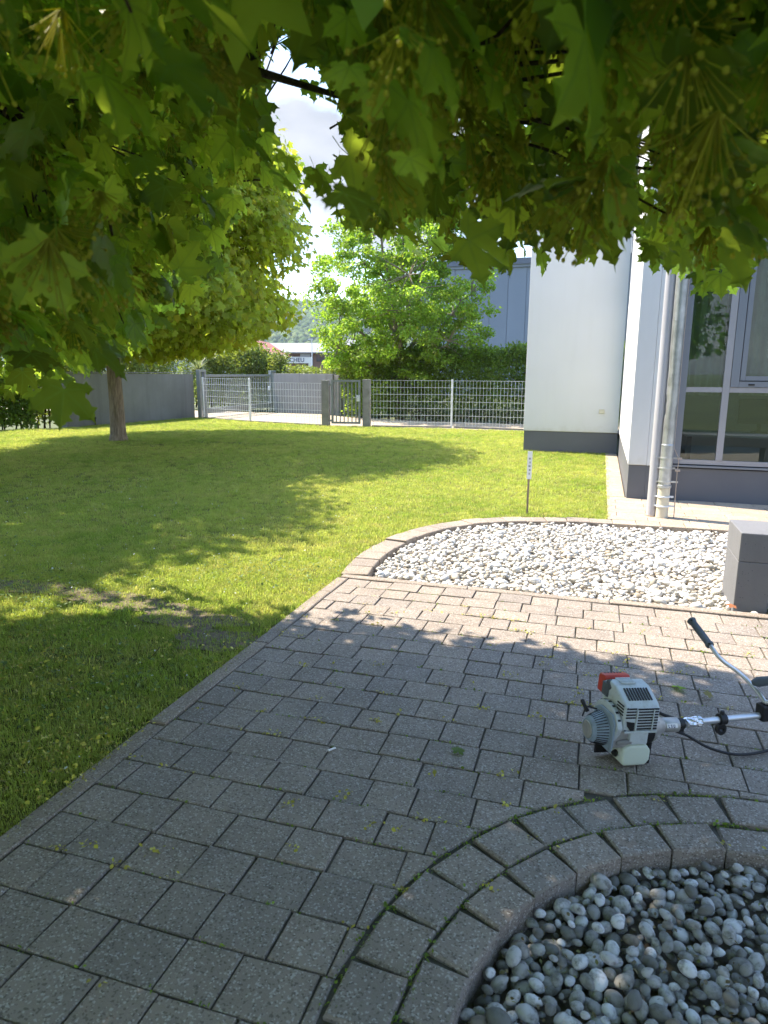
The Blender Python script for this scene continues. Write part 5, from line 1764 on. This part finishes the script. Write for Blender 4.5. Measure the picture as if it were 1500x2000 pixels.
# the other arm of the handlebar reaches out of the picture
hp2 = [(HB, -.0, .186), (HB + .03, -.03, .206), (HB + .09, -.06, .235), (HB + .16, -.06, .255)]
opart(MB().tube(smooth_path(hp2), .0095, 14), 'handlebar', M_SHAFT, smooth=True)
g2 = [Vector((HB - .02, .06, .25)), Vector((HB + .0, .055, .255)), Vector((HB + .06, .03, .27)), Vector((HB + .13, .0, .285))]
opart(MB().tube(g2, [.012, .022, .018, .018], 16), 'grip', M_GRIP, smooth=True)
cbp = [(.155, -.005, ZS - .03), (.20, -.02, .085), (.28, -.05, .04), (.38, -.08, .015), (.50, -.085, .012), (.65, -.05, .02), (.78, .0, .08), (.80, .02, .16)]
opart(MB().tube(smooth_path(cbp), .0058, 10), 'throttle_cable', M_EBLACK, smooth=True)
opart(MB().tube(smooth_path([(.01, .09, .22), (.06, .07, .185), (.12, .03, .16), (.16, .012, .15)]), .007, 10), 'fuel_hose', M_EBLACK, smooth=True)
opart(MB().tube([(1.48, 0, ZS - .01), (1.55, 0, ZS - .02), (1.59, 0, .075)], [.02, .024, .028], 14).tube([(1.59, 0, .07), (1.59, 0, .015)], [.05, .055], 18), 'cutter_head', M_EBLACK, smooth=True)

# ------------------------------------------------------------------ far buildings
wh = thing('warehouse', 'blue grey panelled warehouse behind the fresh green tree', 'building', (-13.4, 52.0, 0))
MB().box(0, 26, .06, 18, -.2, 9.2).obj('core', M_PANEL, wh)
pm_ = None
for i in range(20):
    if pm_ is None:
        o = MB().box(.012, 1.288, 0, .058, -.2, 9.0).obj('panel', M_PANEL, wh, bevel=.012, segs=1); pm_ = o.data
    else:
        o = bpy.data.objects.new('panel', pm_); link(o, wh)
    o.location = (i * 1.3, 0, 0)
MB().box(-.25, 26.2, -.2, 18.2, 9.2, 9.62).obj('roof', M_TRIM, wh)
MB().box(-.15, 26.1, -.1, .058, 9.01, 9.198).obj('gutter', M_PANEL, wh)

yh = thing('yellow_house', 'yellow gabled house with red roof behind the laurel hedge', 'house', (-40.2, 75.0, 0), R(14))
MB().prism([(-3.6, -.2), (2.1, -.2), (2.1, 3.8), (0, 5.1), (-3.6, 3.2)], 'y', 0, 10).obj('wall', M_YELLOW, yh)
MB().prism([(-4.2, 2.95), (0, 5.15), (0, 5.42), (-4.3, 3.2)], 'y', -.5, 10.5).prism([(2.7, 3.45), (0, 5.15), (0, 5.42), (2.8, 3.68)], 'y', -.5, 10.5).obj('roof', M_REDROOF, yh)
MB().box(.4, 1.4, -.03, .05, 1.6, 2.9).obj('window', M_GLASSDARK, yh)

fa = thing('factory', 'low factory with pale metal roof, brown cladding and white name board', 'building', (-46.5, 93.0, 0), R(10))
MB().box(0, 16, 0, 14, -.2, 4.3).obj('wall', M_BROWN, fa)
MB().prism([(-.8, 4.25), (-.8, 4.4), (7, 6.0), (14.5, 6.0), (14.5, 5.8), (7, 5.8)], 'x', -2, 8.2).obj('roof', M_METROOF, fa)
MB().prism([(-.6, 4.3), (-.6, 4.45), (6, 6.6), (14.5, 6.6), (14.5, 6.4), (6, 6.4)], 'x', 8.21, 16.5).obj('roof', M_METROOF, fa)
MB().box(4.5, 6.0, -.06, .0, 3.8, 4.2).obj('window', M_PALE, fa)
MB().box(6.9, 9.2, -.06, .0, 3.1, 4.1).obj('window', M_GLASSDARK, fa)
brd = MB().box(2.3, 6.3, -.5, -.3, 2.85, 3.75).obj('name_board', M_SIGN, fa)
MB().box(5.8, 6.3, -.45, -.3, .3, 2.848).obj('board_leg', M_SIGN, fa)
fc = bpy.data.curves.new('lettering', 'FONT'); fc.body = 'SCHEU'; fc.size = .85; fc.extrude = .02
fc.materials.append(M_BLUEINK)
_t = bpy.data.objects.new('lettering', fc); link(_t)
bpy.context.view_layer.update()
_me = bpy.data.meshes.new_from_object(_t.evaluated_get(bpy.context.evaluated_depsgraph_get()))
bpy.data.objects.remove(_t)
ft = bpy.data.objects.new('lettering', _me); link(ft, brd)
ft.rotation_euler = (PI / 2, 0, 0); ft.location = (2.6, -.53, 3.03)
lampp = thing('lamp_mast', 'thin pale lamp mast in front of the factory', 'mast', (-38.6, 90, 0))
MB().tube([(0, 0, 0), (0, 0, 6.0)], [.09, .05], 10).obj('pole', M_FENCE, lampp, smooth=True)
MB().box(-.5, .1, -.1, .1, 6.0, 6.1).obj('lamp_head', M_FENCE, lampp)
pb = thing('pale_building', 'pale blue grey wall seen between the laurel hedges', 'building', (-40.5, 62.0, 0), R(20))
MB().box(0, 5, 0, 8, -.2, 4.2).obj('wall', M_PALE, pb)
MB().box(-.2, 5.2, -.2, 8.2, 4.2, 4.4).obj('roof', M_METROOF, pb)

# ------------------------------------------------------------------ hill and its forest
def hill_h(x, y):
    f_ = (-math.sin(TH) * x + math.cos(TH) * y); s_ = math.cos(TH) * x + math.sin(TH) * y
    prof = np.clip((f_ - 620) / 500, 0, 1) ** .75
    ridge = 112 + 10 * np.sin(s_ / 170 + .6) - .055 * (s_ + 140) + 5 * np.sin(s_ / 61)
    return prof * ridge * np.clip(1.25 - np.abs(s_ + 300) / 2200, .4, 1)
nx_, ny_ = 90, 30
ss = np.linspace(-1700, 1300, nx_); ff = np.linspace(600, 1700, ny_)
S_, F_ = np.meshgrid(ss, ff)
Xh = -math.sin(TH) * F_ + math.cos(TH) * S_; Yh = math.cos(TH) * F_ + math.sin(TH) * S_
Zh = hill_h(Xh, Yh) - .15
idx = np.arange(nx_ * ny_).reshape(ny_, nx_)
Fh = np.stack([idx[:-1, :-1], idx[:-1, 1:], idx[1:, 1:], idx[1:, :-1]], -1).reshape(-1, 4)
ho = bpy.data.objects.new('hill', np_mesh('hill', np.c_[Xh.ravel(), Yh.ravel(), Zh.ravel()], Fh, M_FOREST, smooth=True)); link(ho); ho['kind'] = 'structure'
nt = 9000
s2 = np.r_[rng.uniform(-520, 260, nt), rng.uniform(-1600, 1200, 5000)]; f2_ = np.r_[rng.uniform(610, 1180, nt), rng.uniform(610, 1180, 5000)]
xt = -math.sin(TH) * f2_ + math.cos(TH) * s2; yt = math.cos(TH) * f2_ + math.sin(TH) * s2
zt = hill_h(xt, yt)
bm = bmesh.new(); bmesh.ops.create_icosphere(bm, subdivisions=1, radius=1.0)
V0 = np.array([v.co[:] for v in bm.verts]); F0 = np.array([[v.index for v in f.verts] for f in bm.faces]); bm.free()
sc_ = rng.uniform(3.0, 6.5, len(xt))
VT = V0[None] * (sc_[:, None, None] * np.array([1, 1, 1.15]) * rng.uniform(.8, 1.2, (len(xt), len(V0), 1))) + np.c_[xt, yt, zt + sc_ * .4][:, None, :]
FT = (F0[None] + (np.arange(len(xt)) * len(V0))[:, None, None]).reshape(-1, 3)
fo_ = bpy.data.objects.new('forest', np_mesh('forest', VT.reshape(-1, 3), FT, M_FOREST, {'rnd': np.repeat(rng.rand(len(xt)), len(V0))}, smooth=True)); link(fo_)
tag(fo_, 'wooded slope of the far hill, a single mass of trees', 'forest', kind='stuff')
HAZE = True
if HAZE:
    hz = NT('haze_air')
    vol = hz.n('ShaderNodeVolumePrincipled', {'Color': (0.72, 0.85, 1.0, 1), 'Density': 0.0002, 'Anisotropy': 0.2})
    hz.t.links.new(vol.outputs[0], hz.out.inputs['Volume'])
    hb = MB().box(-2300, 2300, -400, 2300, -1.2, 165).obj('haze', hz.m)
    tag(hb, kind='stuff', label='thin bluish air over the whole place', cat='haze')
